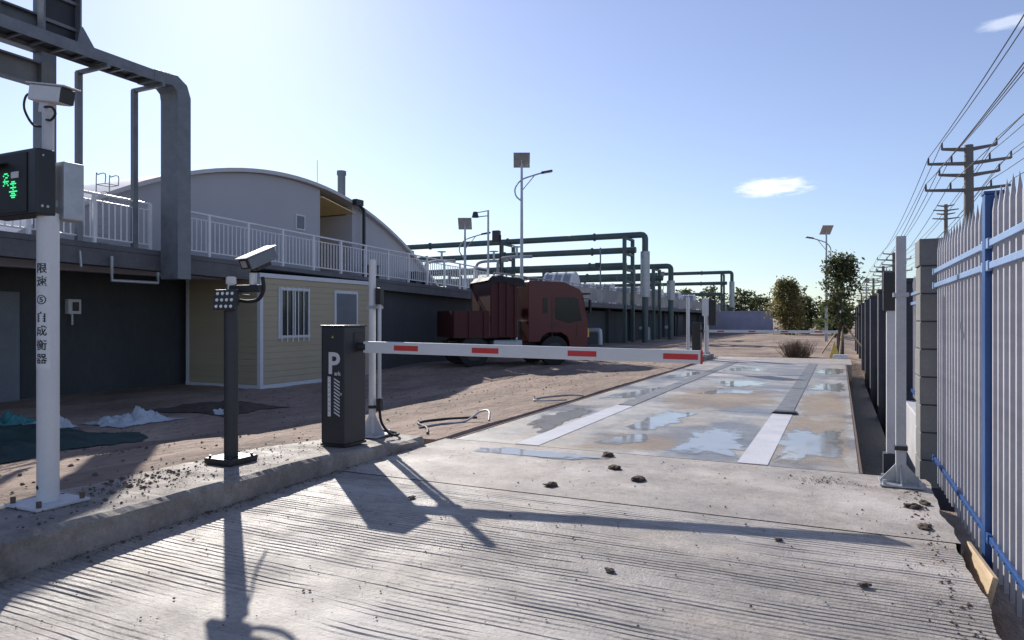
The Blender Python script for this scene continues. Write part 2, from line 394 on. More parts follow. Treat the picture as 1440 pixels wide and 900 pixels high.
# kerb island, worn edges
g = G(); prof = [(-4.36, -.3), (-4.36, .135), (-4.33, .15), (-3.64, .15), (-3.605, .125), (-3.6, -.3)]
ny = 260
for j in range(ny+1):
    y = -3+8.62*j/ny
    for k, (x, z) in enumerate(prof):
        w = .022*fbm(y, k, 2.5, 4, 3.)+.016*fbm(y, k*3, 9, 3, 7.)
        g.v.append((x+(w if k in (0, 1, 2, 3) else w*.3), y, z+(w*.5-.07*sst(3.9, 5.5, y) if 0 < k < 5 else 0)))
K = len(prof)
for j in range(ny):
    for k in range(K-1): g.f.append((j*K+k, (j+1)*K+k, (j+1)*K+k+1, j*K+k+1))
g.f.append(tuple(range(K))); g.f.append(tuple(ny*K+k for k in range(K-1, -1, -1)))
structure(g.obj("kerb", m_kerb), "raised concrete kerb island that carries the barrier and camera posts")
g = G().box((-4.4, 20.9, -.4), (-3.62, 22.6, .13))
structure(g.obj("kerb", m_kerb, bevel=.02), "short concrete kerb island at the far end of the weighbridge")

# ------------------------------------------------------------------ weighbridge
wb = thing("weighbridge", (-1.69, 6.02, 0), "long flat concrete decked vehicle weighbridge with puddles and white guide strips", "weighbridge")
ends = [0, 3.42, 7.0, 10.8, 14.6]
for i in range(4):
    a, b_ = ends[i]+.006, ends[i+1]-.006
    G().box((-1.83, a, -.34), (1.83, b_, -.002)).obj("deck_panel", m_deck, wb, bevel=.006)
    for s in (-1.03, 1.03):
        if i == 0:
            G().box((s-.12, a+.03, -.001), (s+.12, b_-.02, .003)).obj("guide_strip", m_white_old, wb)
        else:
            G().box((s-.11, a+.03, -.001), (s+.11, b_-.02, .006)).obj("guide_strip", m_ringdark, wb)
    if i: G().box((-1.83, ends[i]-.005, -.3), (1.83, ends[i]+.005, -.008)).obj("joint_seal", m_black, wb)
G().box((-1.835, -.012, -.3), (1.835, .004, .0035)).obj("edge_angle", m_rust, wb)
G().box((-1.85, .01, -.3), (-1.833, 14.59, .0035)).obj("edge_angle", m_rust, wb)
G().box((1.833, .01, -.3), (1.85, 14.59, .0035)).obj("edge_angle", m_rust, wb)
g = G().prism([(-.16, 0), (.16, 0), (.12, .025), (-.12, .025)], 0, .16)
g.obj("cover_plate", m_black, wb, loc=(1.05, 3.40, .007))
# legs below the deck, resting in the pit
for yy in (.4, 7, 14.2):
    for s in (-1.2, 1.2): G().cbox((s, yy, -.43), (.3, .3, .18)).obj("load_cell_foot", m_rust, wb)

PUD = [[(-0.63,7.51),(-0.37,8.42),(-0.01,8.42),(0.05,7.71),(0.02,6.79),(-0.17,6.36),(-0.43,6.12),(-0.54,6.12),(-0.52,6.87)],
 [(-1.43,6.1),(-1.45,7.12),(-1.31,7.97),(-1.01,8.0),(-0.82,6.99),(-0.83,6.22),(-1.06,6.07)],
 [(-3.38,7.6),(-3.3,8.74),(-2.94,9.17),(-2.88,8.49),(-2.86,7.39),(-2.88,6.78),(-3.19,7.08)],
 [(-2.24,6.43),(-2.01,7.0),(-1.84,7.18),(-1.7,6.78),(-1.92,6.41)],
 [(-3.23,5.7),(-2.76,5.81),(-2.2,5.81),(-1.84,5.73),(-2.1,5.51),(-2.74,5.48),(-3.12,5.56)],
 [(-0.42,13.99),(-0.01,14.64),(0.1,14.47),(0.12,13.15),(-0.12,12.56),(-0.5,12.93)],
 [(-0.5,18.52),(0.1,18.86),(0.1,16.95),(-0.43,16.88)],
 [(-2.3,13.8),(-1.42,14.49),(-1.15,13.41),(-1.73,12.93)],
 [(-2.52,16.9),(-2.32,18.43),(-1.7,18.2),(-1.6,17.2),(-2.24,16.95)],
 [(-1.97,12.36),(-1.38,12.6),(-1.25,11.95),(-1.99,11.41)],
 [(-2.23,7.63),(-2.07,9.18),(-1.67,9.25),(-1.74,7.76),(-1.92,7.35)],
 [(-3.4,10.2),(-3.1,11.6),(-2.86,12.2),(-2.86,10.3)],[(-3.4,14.2),(-3.2,15.9),(-2.9,16.4),(-2.86,14.6)]]
plab = ["large sky reflecting puddle on the weighbridge beside the right guide strip", "pale shallow puddle on the deck between the two guide strips",
 "dark puddle in the near left corner of the weighbridge deck", "small puddle near the front edge of the weighbridge", "thin puddle along the concrete strip before the deck"]
def silt_mat():
    m = bpy.data.materials.new("tan_silt"); m.use_nodes = True; n = m.node_tree.nodes; l = m.node_tree.links; b = n['Principled BSDF']
    b.inputs['Base Color'].default_value = (.42, .32, .23, 1); b.inputs['Roughness'].default_value = .75
    t = n.new("ShaderNodeTexCoord"); at = n.new("ShaderNodeAttribute"); at.attribute_name = "depth"
    q2 = n.new("ShaderNodeTexNoise"); q2.inputs['Scale'].default_value = 4; q2.inputs['Detail'].default_value = 8; q2.inputs['Roughness'].default_value = .7; l.new(t.outputs['Object'], q2.inputs[0])
    ad = n.new("ShaderNodeMath"); ad.operation = 'ADD'; l.new(at.outputs['Fac'], ad.inputs[0]); l.new(q2.outputs[0], ad.inputs[1])
    mr = n.new("ShaderNodeMapRange"); mr.inputs[1].default_value = .6; mr.inputs[2].default_value = 1.2; mr.inputs[4].default_value = .55; l.new(ad.outputs[0], mr.inputs[0])
    tr = n.new("ShaderNodeBsdfTransparent"); ms = n.new("ShaderNodeMixShader"); l.new(mr.outputs[0], ms.inputs[0]); l.new(tr.outputs[0], ms.inputs[1]); l.new(b.outputs[0], ms.inputs[2])
    l.new(ms.outputs[0], n['Material Output'].inputs[0]); return m
m_silt = silt_mat()
def puddle(i, poly, silt=False):
    n = len(poly); pts = []
    for k in range(n):
        p0, p1, p2, p3 = [Vector((*poly[(k+q-1) % n], 0)) for q in range(4)]
        for s in range(14):
            t = s/14; p = .5*((2*p1)+(p2-p0)*t+(2*p0-5*p1+4*p2-p3)*t*t+(3*p1-p0-3*p2+p3)*t**3)
            pts.append(p)
    c = sum(pts, Vector())/len(pts)
    out = []
    for p in pts:
        q = 1+.42*fbm(p.x, p.y, 2.6, 5, i*3.); r = c+(p-c)*q
        if i != 4: r.x = max(-3.48, min(.11, r.x)); r.y = max(6.06, r.y)
        else: r.y = min(5.93, r.y)
        out.append(r)
    zz = .0105 if i == 4 else .0012
    g = G(); m = len(out)
    for f in (1, .85, .65): g.v += [((p.x-c.x)*f, (p.y-c.y)*f, 0) for p in out]
    g.v.append((0, 0, 0))
    for r in range(2): g.f += [(r*m+k, r*m+(k+1) % m, (r+1)*m+(k+1) % m, (r+1)*m+k) for k in range(m)]
    g.f += [(2*m+k, 2*m+(k+1) % m, 3*m) for k in range(m)]
    o = g.obj("puddle", m_water, loc=(c.x, c.y, zz), fix=False)
    at = o.data.attributes.new("depth", 'FLOAT', 'POINT')
    at.data.foreach_set("value", [0.]*m+[.32]*m+[.55]*m+[.7])
    if silt:
        o.name = "silt_stain"; o.data.materials[0] = m_silt; o.location.z = .0004
        structure(o, "tan silt stain dried on the weighbridge deck"); return
    structure(o, plab[i] if i < 5 else "rainwater puddle far along the weighbridge deck")
for i, p in enumerate(PUD): puddle(i, p)
for i, p in enumerate(([(-.5, 6.1), (-.5, 9.3), (.1, 9.3), (.1, 6.1)], [(-.5, 9.6), (-.5, 12.2), (.1, 12.2), (.1, 9.6)], [(-2.4, 9.8), (-2.3, 12.5), (-1.0, 12.8), (-.9, 9.7)], [(-2.3, 6.1), (-2.2, 7.2), (-1.3, 7.0), (-1.5, 6.1)])): puddle(30+i, p, True)

# ------------------------------------------------------------------ barrier
def post_base(t, m, w=.16, h=.13):
    G().box((-w, -w, 0), (w, w, .014)).obj("base_plate", m, t, bevel=.003)
    for k in range(4):
        a = k*math.pi/2; g = G()
        g.prism([(.03, .014), (w*.95, .014), (w*.95, .025), (.03, h)], -.005, .005)
        g.obj("gusset", m, t, rot=(0, 0, a))
        G().cyl((w*.78, w*.78, .014), (w*.78, w*.78, .045), .014, n=6).obj("bolt", m_galv, t, rot=(0, 0, a))
bar = thing("parking_barrier", (-3.905, 4.80, .122), "charcoal barrier cabinet marked P with a long white boom carrying red stripes", "barrier")
cab_ = G().box((-.125, -.145, .02), (.125, .145, 1.02)).obj("cabinet", m_dgrey, bar, bevel=.008)
G().box((-.13, -.15, 0), (.13, .15, .02)).obj("plinth", m_black, bar)
G().box((-.132, -.152, 1.02), (.132, .152, 1.034)).obj("lid", m_dgrey, bar, bevel=.004)
G().box((.1255, -.02, .80), (.131, .11, .97)).obj("boom_cover", m_black, cab_, bevel=.003)
G().box((-.112, -.1462, .03), (-.1095, -.1452, 1.0)).obj("door_seam", m_black, cab_)
G().cyl((.09, -.145, .45), (.09, -.15, .45), .012, n=10).obj("lock", m_galv, cab_)
text_obj("P", .255, m_white, cab_, (.012, -.147, .70), (R(90), 0, 0), "letter", bold=.006)
text_obj("ark", .05, m_white, cab_, (.052, -.1465, .622), (R(90), 0, 0), "lettering", bold=.001)
G().box((-.052, -.1475, .255), (-.02, -.1455, .595)).obj("white_bar", m_white, cab_)
for k in range(11):
    z = .265+k*.0285
    G().prism([(.015, z+.022), (.015, z+.034), (.075, z+.004), (.075, z-.008)], -.1475, -.1455).obj("white_hatch", m_white, cab_)
G().prism([(-.012, .925), (.012, .925), (0, .945)], -.1475, -.1455).obj("emblem", m_yellow, cab_)
g = G()
for k in range(7): g.box((-.0515+.004, -.1485, .30+k*.04), (-.0245, -.1476, .303+k*.04))
g.obj("small_print", m_ink, cab_)
boom_root = G().cyl((0, 0, 0), (.07, 0, 0), .035, n=16).obj("boom_hub", m_dgrey, bar, loc=(.125, .05, .845), rot=(0, R(1.0), R(10.5)))
bm_ = G().box((.05, -.022, -.05), (2.87, .022, .05)).obj("boom", m_white, boom_root, bevel=.006)
G().box((2.868, -.024, -.053), (2.885, .024, .053)).obj("boom_end_cap", m_red, boom_root, bevel=.003)
for s, e in ((.34, .56), (1.04, 1.27), (1.845, 2.075), (2.59, 2.85)):
    G().box((s, -.0236, -.022), (e, -.0222, .022)).obj("red_stripe", m_red, boom_root)

# detector posts behind the cabinet
t = thing("detector_post", (-4.08, 5.44, .088), "white round post with gusseted foot behind the barrier cabinet", "post")
post_base(t, m_white_old, .15, .2)
G().cyl((0, 0, .01), (0, 0, 1.68), .034, n=16).obj("pole", m_white, t, smooth=True)
G().cyl((0, 0, 1.68), (0, 0, 1.695), .036, n=16).obj("cap", m_white, t)
G().box((-.04, -.04, 1.22), (.10, .04, 1.25)).obj("clamp", m_galv, t)
G().cyl((0, 0, .26), (0, 0, .29), .04, n=16).obj("clamp_ring", m_black, t)
G().cyl((.085, .0, .30), (.085, .0, 1.33), .018, n=10).obj("conduit", m_white_old, t, smooth=True)
G().box((.055, -.03, 1.26), (.115, .03, 1.42)).obj("sensor_head", m_black, t, bevel=.005)
G().box((.06, -.02, .24), (.11, .02, .36)).obj("conduit_boot", m_black, t)
pts = [(.085, 0, .25), (.12, -.02, .14), (.2, -.05, .07), (.27, -.06, .03), (.28, .02, .02), (.2, .12, .02), (.0, .16, .02)]
def smooth_pts(p, k=6):
    p = [Vector(q) for q in p]; out = []
    for i in range(len(p)-1):
        a = p[max(i-1, 0)]; b_ = p[i]; c = p[i+1]; d = p[min(i+2, len(p)-1)]
        for s in range(k):
            u = s/k; out.append(.5*((2*b_)+(c-a)*u+(2*a-5*b_+4*c-d)*u*u+(3*b_-a-3*c+d)*u**3))
    out.append(p[-1]); return out
G().tube(smooth_pts(pts), .013, 8).obj("cable", m_rubber, t, smooth=True)

# boom rest / second detector post by the fence
t = thing("detector_post", (.40, 5.74, .008), "tall white square post with gusseted foot beside the fence pillar", "post")
post_base(t, m_galv, .14, .15)
G().box((-.033, -.033, .01), (.033, .033, 1.80)).obj("pole", m_postgrey, t, bevel=.006)
G().box((-.042, -.042, .25), (.042, .042, .28)).obj("clamp_ring", m_black, t)
G().box((-.05, -.042, 1.36), (.05, .042, 1.39)).obj("clamp", m_galv, t)
t2 = thing("sensor_post", (.40, 6.62, -.22), "short white detector column with dark head standing in the trench by the fence", "post")
G().box((-.07, -.06, -.75), (.07, .06, .30)).obj("foot", m_dark_pillar, t2)
G().box((-.045, -.04, .30), (.045, .04, 1.50)).obj("column", m_white_old, t2, bevel=.004)
G().box((-.07, -.06, 1.50), (.07, .06, 1.82)).obj("head", m_black, t2, bevel=.006)

# ------------------------------------------------------------------ camera post with floodlight
t = thing("camera_post", (-4.06, 3.71, .15), "dark post on the kerb carrying a floodlight panel and a hooded camera", "camera post")
G().box((-.13, -.13, 0), (.13, .13, .045)).obj("base_plate", m_black, t, bevel=.006)
for a in range(4): G().cyl((.1, .1, .045), (.1, .1, .062), .011, n=6).obj("bolt", m_black, t, rot=(0, 0, a*math.pi/2))
G().cyl((0, 0, .03), (0, 0, 1.150), .05, n=20).obj("pole", m_dgrey, t, smooth=True)
G().cyl((0, 0, 1.150), (0, 0, 1.370), .026, n=14).obj("neck", m_white, t, smooth=True)
G().cyl((0, 0, 1.315), (0, 0, 1.365), .036, n=14).obj("neck_collar", m_white, t, smooth=True)
fl = G().box((-.10, -.02, -.07), (.10, .02, .08)).obj("floodlight", m_black, t, bevel=.006, loc=(.045, -.085, 1.190), rot=(R(-9), 0, R(4)))
G().box((-.05, .02, -.03), (.06, .065, .03)).obj("bracket", m_black, fl)
for r in range(3):
    for c in range(4):
        G().cyl((-.068+c*.045, -.0205, -.045+r*.047), (-.068+c*.045, -.027, -.045+r*.047), .013, .009, 10).obj("led_lens", m_lens, fl)
G().box((-.005, -.025, 1.250), (.30, .025, 1.305)).obj("arm", m_black, t, bevel=.006)
G().cyl((.22, 0, 1.305), (.22, 0, 1.390), .026, n=12).obj("swivel", m_white, t, smooth=True)
ch = G().box((-.065, -.02, -.055), (.065, .27, .05)).obj("camera_housing", m_steelblue, t, bevel=.01, loc=(.245, -.08, 1.455), rot=(R(24), 0, R(-8))); ch.scale = (.84, .84, .84)
G().box((-.075, -.05, .052), (.075, .29, .06)).obj("sun_hood", m_white, ch, bevel=.002)
G().box((-.058, -.032, -.043), (.058, -.018, .045)).obj("front_bezel", m_black, ch, bevel=.003)
G().box((-.036, -.036, -.028), (.036, -.0325, .03)).obj("lens_window", m_galv, ch)
G().box((-.04, .05, -.09), (.04, .2, -.052)).obj("mount", m_black, ch, bevel=.004)
G().tube(smooth_pts([(.29, .02, 1.360), (.30, .02, 1.270), (.25, .02, 1.200), (.15, .01, 1.185), (.06, 0, 1.200)]), .014, 8).obj("cable", m_rubber, t, smooth=True)
G().tube(smooth_pts([(-.01, .03, 1.290), (-.12, .12, 1.295), (-.25, .3, 1.280), (-.42, .5, 1.260), (-.6, .75, 1.265)]), .008, 6).obj("feed_wire", m_rubber, t, smooth=True)

# ------------------------------------------------------------------ white camera pole with display
t = thing("camera_pole", (-4.10, 2.43, .15), "thick white pole lettered in Chinese with a display box and camera on top", "camera pole")
G().box((-.15, -.15, 0), (.15, .15, .016)).obj("base_plate", m_white_old, t, bevel=.003)
for a in range(4): G().cyl((.12, .12, .016), (.12, .12, .05), .014, n=6).obj("bolt", m_rust, t, rot=(0, 0, a*math.pi/2))
pl = G().cyl((0, 0, .016), (0, 0, 1.66), .056, n=28).obj("pole", m_white, t, smooth=True)
G().cyl((0, 0, 1.66), (0, 0, 2.24), .030, n=18).obj("upper_pole", m_white_old, t, smooth=True)
va = R(-66)      # the way the lettering faces: towards arriving drivers
G().cyl((math.cos(R(-95))*.0555, math.sin(R(-95))*.0555, .10), (math.cos(R(-95))*.058, math.sin(R(-95))*.058, .10), .012, n=10).obj("cable_hole", m_ink, pl)
g = G(); n = 14
for i in range(n+1):
    a = va-.82+1.64*i/n
    for z in (.77, 1.375): g.v.append((.0568*math.cos(a), .0568*math.sin(a), z))
g.f = [(2*i, 2*i+2, 2*i+3, 2*i+1) for i in range(n)]
g.obj("sticker", m_sticker, pl, smooth=True, fix=False)
def wrap(ch_, z, size):
    o = text_obj(ch_, size, m_ink, pl, (0, 0, 0), (0, 0, 0), "lettering", bold=.0008)
    for v in o.data.vertices:
        a = va+v.co.x/.057; v.co = Vector(((.0575+v.co.z)*math.cos(a), (.0575+v.co.z)*math.sin(a), z+v.co.y))
for ch_, py in (("限", 378.5), ("速", 397), ("⑤", 422.5), ("自", 447), ("成", 466), ("衡", 486), ("器", 505)):
    wrap(ch_, 1.05-(py-450)/970*3.93, .062)
bx_ = G().box((-.40, -.10, 1.64), (.062, .01, 2.015)).obj("display_box", m_black, t, bevel=.012)
G().box((-.38, -.106, 1.66), (-.02, -.1005, 1.995)).obj("display_screen", m_ink, bx_, bevel=.002)
G().prism([(-.106, 1.945), (-.17, 1.925), (-.17, 1.929), (-.106, 1.952)], -.36, -.20, axis='x').obj("visor", m_dgrey, bx_)
G().box((-.155, -.112, 1.855), (-.09, -.1062, 1.89)).obj("name_plate", m_sticker, bx_)
random.seed(11)
g = G()
def led(cx, cz, pat):
    for r, row in enumerate(pat):
        for c, q in enumerate(row):
            if q == '#': g.cbox((cx+c*.011, -.1075, cz-r*.011), (.007, .003, .007))
led(-.245, 1.885, ["..###..", ".#...#.", "...##..", "..#....", ".#####.", "..#.#..", ".#...#."])
led(-.175, 1.835, ["..###..", ".#####.", "...#...", ".#####.", "...#...", "#######", "..###..", ".#####.", "..###.."])
g.obj("green_led", m_led, bx_)
for x in (.075-.09, .075-.055): pass
for yy in (-.07, -.04): G().cyl((.062, yy, 1.69), (.067, yy, 1.69), .008, n=8).obj("cable_gland", m_galv, bx_)
G().cyl((.062, -.065, 1.975), (.067, -.065, 1.975), .006, n=8).obj("screw", m_galv, bx_)
G().box((-.05, .045, 1.63), (.072, .165, 1.965)).obj("control_box", m_galv, t, bevel=.008)
G().box((-.02, -.0, 1.7), (.02, .05, 1.74)).obj("strap", m_galv, t)
cb = G().box((-.10, -.045, -.04), (.14, .045, .05)).obj("camera_housing", m_white, t, bevel=.008, loc=(.0, .0, 2.335), rot=(0, R(10), R(8)))
G().box((-.12, -.052, .052), (.18, .052, .06)).obj("sun_hood", m_white_old, cb, bevel=.002)
G().box((.135, -.04, -.035), (.155, .04, .045)).obj("lens_window", m_black, cb, bevel=.003)
G().box((-.03, -.025, -.10), (.04, .025, -.04)).obj("mount", m_white_old, cb, bevel=.003)
G().tube(smooth_pts([(-.08, 0, 2.33), (-.16, -.02, 2.36), (-.175, -.03, 2.28), (-.11, -.02, 2.18), (-.03, -.01, 2.16)]), .007, 6).obj("cable", m_rubber, t, smooth=True)
G().tube(smooth_pts([(.02, -.03, 2.26), (.12, -.05, 2.24), (.15, -.05, 2.20), (.08, -.03, 2.18), (.02, -.02, 2.19)]), .007, 6).obj("cable", m_rubber, t, smooth=True)

# ------------------------------------------------------------------ fence at the right
FX = .75
t = thing("picket_fence", (FX, 0, -.22), "white steel picket fence with bright blue post and rails beside the driveway", "fence")
pk = G()
w = .014
pk.box((-w, -w, .06), (w, w, 2.0))
pk.add([(-w, -w, 2.0), (w, -w, 2.0), (w, w, 2.0), (-w, w, 2.0), (0, 0, 2.12)], [(0, 1, 4), (1, 2, 4), (2, 3, 4), (3, 0, 4)])
pk0 = pk.obj("picket", m_picket, t, loc=(0, 1.72, 0))
yy = 1.72+.135; posts = [1.65, 4.5, 6.86]
while yy < 6.84:
    if abs(yy-4.5) > .06: inst(pk0, t, (0, yy, random.uniform(-.006, .006)))
    yy += .135
pz = G().box((-.043, -.043, -.75), (.043, .043, 2.10)).obj("post", m_blue, t, bevel=.005, loc=(0, 4.5, 0))
G().box((-.048, -.048, 2.10), (.048, .048, 2.115)).obj("post_cap", m_blue, pz)
inst(pz, t, (0, 1.62, 0))
for a, b_ in ((1.66, 4.46), (4.54, 6.84)):
    for z, m in ((1.83, m_lblue), (1.71, m_lblue), (.25, m_blue)):
        r = G().box((-.034, a, z-.018), (-.016, b_, z+.018)).obj("rail", m, t, bevel=.003)
        for yb in (a+.03, b_-.03):
            G().cbox((-.03, yb, z), (.02, .06, .055)).obj("rail_bracket", m, r, bevel=.003)
    bz = None; y2 = a+.06
    while y2 < b_:
        if bz is None: bz = G().cyl((-.034, 0, 0), (-.041, 0, 0), .007, n=6).obj("rivet", m_galv, t, loc=(0, y2, .25))
        else: inst(bz, t, (0, y2, .25))
        y2 += .135

# block pillar and receding pillars with panels between
def pillar(y, h, blocks, label):
    p = thing("fence_pillar", (.82, y, -.25), label, "pillar")
    bh = h/blocks
    m0 = G().box((-.195, -.195, .004), (.195, .195, bh-.008)).obj("block", m_block, p, bevel=.006)
    for k in range(1, blocks): inst(m0, p, (random.uniform(-.004, .004), random.uniform(-.004, .004), k*bh))
    G().box((-.185, -.185, -.75), (.185, .185, h-.02)).obj("mortar", m_dark_pillar, p)
    return p
pillar(7.1, 2.16, 9, "grey concrete block pillar at the end of the blue railed fence")
ypil = [10.6, 14.1, 17.6, 21.1, 24.6, 28.1, 31.6, 35.1]
prev = 7.1
base_l = "low pale footing wall under the white picket panels"
for i, yp in enumerate(ypil):
    p = thing("fence_pillar", (.82, yp, -.25), "rendered pillar coloured dark as if shaded in the row of fence pillars running along the weighbridge", "pillar", "dark fence pillars")
    G().box((-.2, -.2, -.75), (.2, .2, 1.94)).obj("shaft", m_dark_pillar, p, bevel=.01)
    G().box((-.22, -.22, 1.94), (.22, .22, 2.0)).obj("cap", m_dark_pillar, p, bevel=.01)
    q = thing("fence_panel", (.86, prev+.21, -.25), "white picket fence panel with pale blue rails between dark pillars", "fence panel", "picket panels between the pillars")
    L = yp-prev-.42
    G().box((-.10, 0, -.75), (.10, L, .40)).obj("footing", m_white_old, q, bevel=.01)
    k0 = G().box((-.013, -.013, .46), (.013, .013, 1.92)).add([(-.013, -.013, 1.92), (.013, -.013, 1.92), (.013, .013, 1.92), (-.013, .013, 1.92), (0, 0, 2.02)], [(0, 1, 4), (1, 2, 4), (2, 3, 4), (3, 0, 4)])
    nP = int(L/.135)
    if i < 3:
        po = k0.obj("picket", m_picket, q, loc=(0, .07, 0))
        for j in range(1, nP): inst(po, q, (0, .07+j*.135, 0))
    else:
        gg = G()
        for j in range(nP): gg.box((-.013, .057+j*.135, .46), (.013, .083+j*.135, 1.98))
        o = gg.obj("picket", m_picket, q); o["kind"] = "stuff"
    for z, m in ((1.78, m_lblue), (1.66, m_lblue), (.55, m_blue)): G().box((-.034, 0, z-.018), (-.015, L, z+.018)).obj("rail", m, q)
    prev = yp

# ------------------------------------------------------------------ walkway building (left)
WX = -11.5                                     # edge of the raised walkway
def base_z(y): return 2.56-.0224*(y-6.06)      # it falls gently along the yard
ang = -math.atan(.0224)
bA = thing("tank_building", (WX, 0, -.32), "long dark grey concrete building with an overhanging walkway slab behind the cabin", "building")
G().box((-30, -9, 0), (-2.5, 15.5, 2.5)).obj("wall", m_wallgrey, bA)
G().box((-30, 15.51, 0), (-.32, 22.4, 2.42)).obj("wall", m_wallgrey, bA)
zA = lambda y: base_z(y)+.32
def sloped(x0, x1, a, b_, lo, hi):
    return G().add([(x0, a, zA(a)+lo), (x1, a, zA(a)+lo), (x1, b_, zA(b_)+lo), (x0, b_, zA(b_)+lo), (x0, a, zA(a)+hi), (x1, a, zA(a)+hi), (x1, b_, zA(b_)+hi), (x0, b_, zA(b_)+hi)],
      [(0,3,2,1),(4,5,6,7),(0,1,5,4),(1,2,6,5),(2,3,7,6),(3,0,4,7)])
sl = sloped(-30, 0, -9, 22.6, -.10, 0).obj("walkway_slab", m_slab, bA, bevel=.01)
sloped(-.3, -.012, -9, 11.05, -.38, -.102).obj("edge_beam", m_slab, sl)
sloped(-.3, -.012, 15.42, 22.58, -.30, -.102).obj("edge_beam", m_slab, sl)
for y in (3.2,):
    G().box((-.55, y-.2, 0), (-.15, y+.2, zA(y)-.27)).obj("column", m_wallgrey, bA)
# door, switch boxes, drain pipes under the walkway
d = G().box((-2.5, 6.75, 0), (-2.44, 7.75, 2.05)).obj("door", m_steelblue, bA, bevel=.005)
G().box((-2.44, 6.85, 1.0), (-2.40, 6.89, 1.12)).obj("handle", m_galv, d)
d = G().box((-2.5, 8.62, 1.64), (-2.38, 8.88, 1.94)).obj("switch_box", m_trim, bA, bevel=.01)
G().box((-2.38, 8.70, 1.70), (-2.36, 8.82, 1.88)).obj("switch", m_black, d)
G().box((-2.5, 8.32, 1.74), (-2.42, 8.44, 1.86)).obj("switch_box", m_trim, bA)
G().tube([(-2.42, 8.72, 1.64), (-2.42, 8.72, 1.42)], .018, 6).obj("conduit", m_trim, bA)
zz = zA(8.4)
G().tube([(.06, 7.85, zz-.2), (.06, 7.85, zz-.62), (.06, 8.75, zz-.62), (.06, 8.75, zz-.42)], .03, 8).obj("drain_pipe", m_galv, bA)
G().tube([(.05, 7.3, zz-.15), (.05, 7.32, zz-.42)], .02, 8).obj("drain_pipe", m_galv, bA)
# second building, lower
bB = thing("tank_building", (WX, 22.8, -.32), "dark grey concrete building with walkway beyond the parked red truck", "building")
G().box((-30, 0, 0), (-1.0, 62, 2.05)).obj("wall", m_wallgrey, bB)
G().box((-30, -.1, 2.18), (0, 62, 2.43)).obj("walkway_slab", m_slab, bB, bevel=.01)
g = G()
for k in range(13): G().box((-1.0, 2+k*4.8, 0), (-.82, 2.4+k*4.8, 2.17)).obj("pilaster", m_wallgrey, bB)
for y, x in ((13.4, -.5), (24.0, -.5), (31, -.5)):
    G().tube(smooth_pts([(x-.5, y, .95), (x, y, .95), (x+.12, y, .85), (x+.14, y, .0)], 5), .13, 10).obj("outlet_pipe", m_trim, bB, smooth=True)
G().box((-.98, 35, 0), (-.9, 38, 1.9)).obj("doorway", m_black, bB)

def railing(x, y0, y1, zf, label, far=False, gap=None):
    t = thing("walkway_railing", (x, y0, 0), label, "railing")
    segs = [(y0, y1)] if not gap else [(y0, gap[0]), (gap[1], y1)]
    rm = m_railfar if far else m_rail
    H = .86; a = math.atan2(zf(y1)-zf(y0), y1-y0)
    bo = None; gg = G(); po = None
    for s0, s1 in segs:
        for nm, h, r in (("top_rail", H, .024), ("middle_rail", H-.12, .014), ("bottom_rail", .10, .016)):
            G().cyl((0, s0-y0, zf(s0)+h), (0, s1-y0, zf(s1)+h), r, n=8).obj(nm, rm, t)
        n = max(1, round((s1-s0)/1.05))
        for k in range(n+1):
            y = s0+(s1-s0)*k/n
            if po is None: po = G().box((-.027, -.027, 0), (.027, .027, H)).obj("post", rm, t, loc=(0, y-y0, zf(y)))
            else: inst(po, t, (0, y-y0, zf(y)))
        y = s0+.06
        while y < s1-.04:
            if far: gg.box((-.016, y-y0-.016, zf(y)+.10), (.016, y-y0+.016, zf(y)+H-.12))
            elif bo is None: bo = G().cyl((0, 0, .10), (0, 0, H-.12), .0125, n=6).obj("baluster", rm, t, loc=(0, y-y0, zf(y)))
            else: inst(bo, t, (0, y-y0, zf(y)))
            y += .112
    if far:
        o = gg.obj("baluster", rm, t, fix=False); o["kind"] = "stuff"
    return t
railing(WX-.12, -3, 22.4, base_z, "white steel balustrade on the walkway above the tan cabin", gap=(8.72, 9.02))
railing(WX-.12, 22.9, 84.5, lambda y: 2.11, "white balustrade on the walkway beyond the red truck", far=True)

# ------------------------------------------------------------------ vaulted hall on the roof
def arch_h(y): return 5.16-1.66*((y-14.9)/6.0)**2
av = thing("vaulted_hall", (-12.6, 13.5, 2.1), "pale grey hall with a wide curved vault roof behind the balustrade", "hall"); av.scale = (.9, .9, .9)
VY = [7.0+i*.4 for i in range(41)]             # 7 .. 23
def va_h(y): return max(arch_h(y), .5)-2.2
def wallpoly(a, b_, top=None):
    p = [(a-15, 0)]; ys_ = [y for y in VY if a < y < b_]
    p += [(b_-15, 0)]+[(y-15, va_h(y)) for y in [b_]+ys_[::-1]+[a]]
    return p
G().prism(wallpoly(7.4, 16.12), -.25, 0, axis='x').obj("gable_wall", m_vault, av)
G().prism(wallpoly(17.62, 22.9), -.25, 0, axis='x').obj("gable_wall", m_vault, av)
G().box((-1.7, 1.1, 0), (-1.6, 2.64, va_h(16.2)-.22)).obj("porch_back", m_beige, av)
G().box((-1.6, 1.0, 0), (-.255, 1.11, va_h(16.12)-.25)).obj("porch_side", m_beige, av)
G().box((-1.6, 2.63, 0), (-.255, 2.72, va_h(17.7)-.25)).obj("porch_side", m_vault, av)
g = G()
g.add([(-1.6, 1.12, va_h(16.12)-.24), (.1, 1.12, va_h(16.12)-.24), (.1, 2.62, va_h(17.62)-.24), (-1.6, 2.62, va_h(17.62)-.24),
       (-1.6, 1.12, va_h(16.12)-.21), (.1, 1.12, va_h(16.12)-.21), (.1, 2.62, va_h(17.62)-.21), (-1.6, 2.62, va_h(17.62)-.21)],
      [(0,3,2,1),(4,5,6,7),(0,1,5,4),(1,2,6,5),(2,3,7,6),(3,0,4,7)])
g.obj("porch_ceiling", m_beige, av)
g = G()
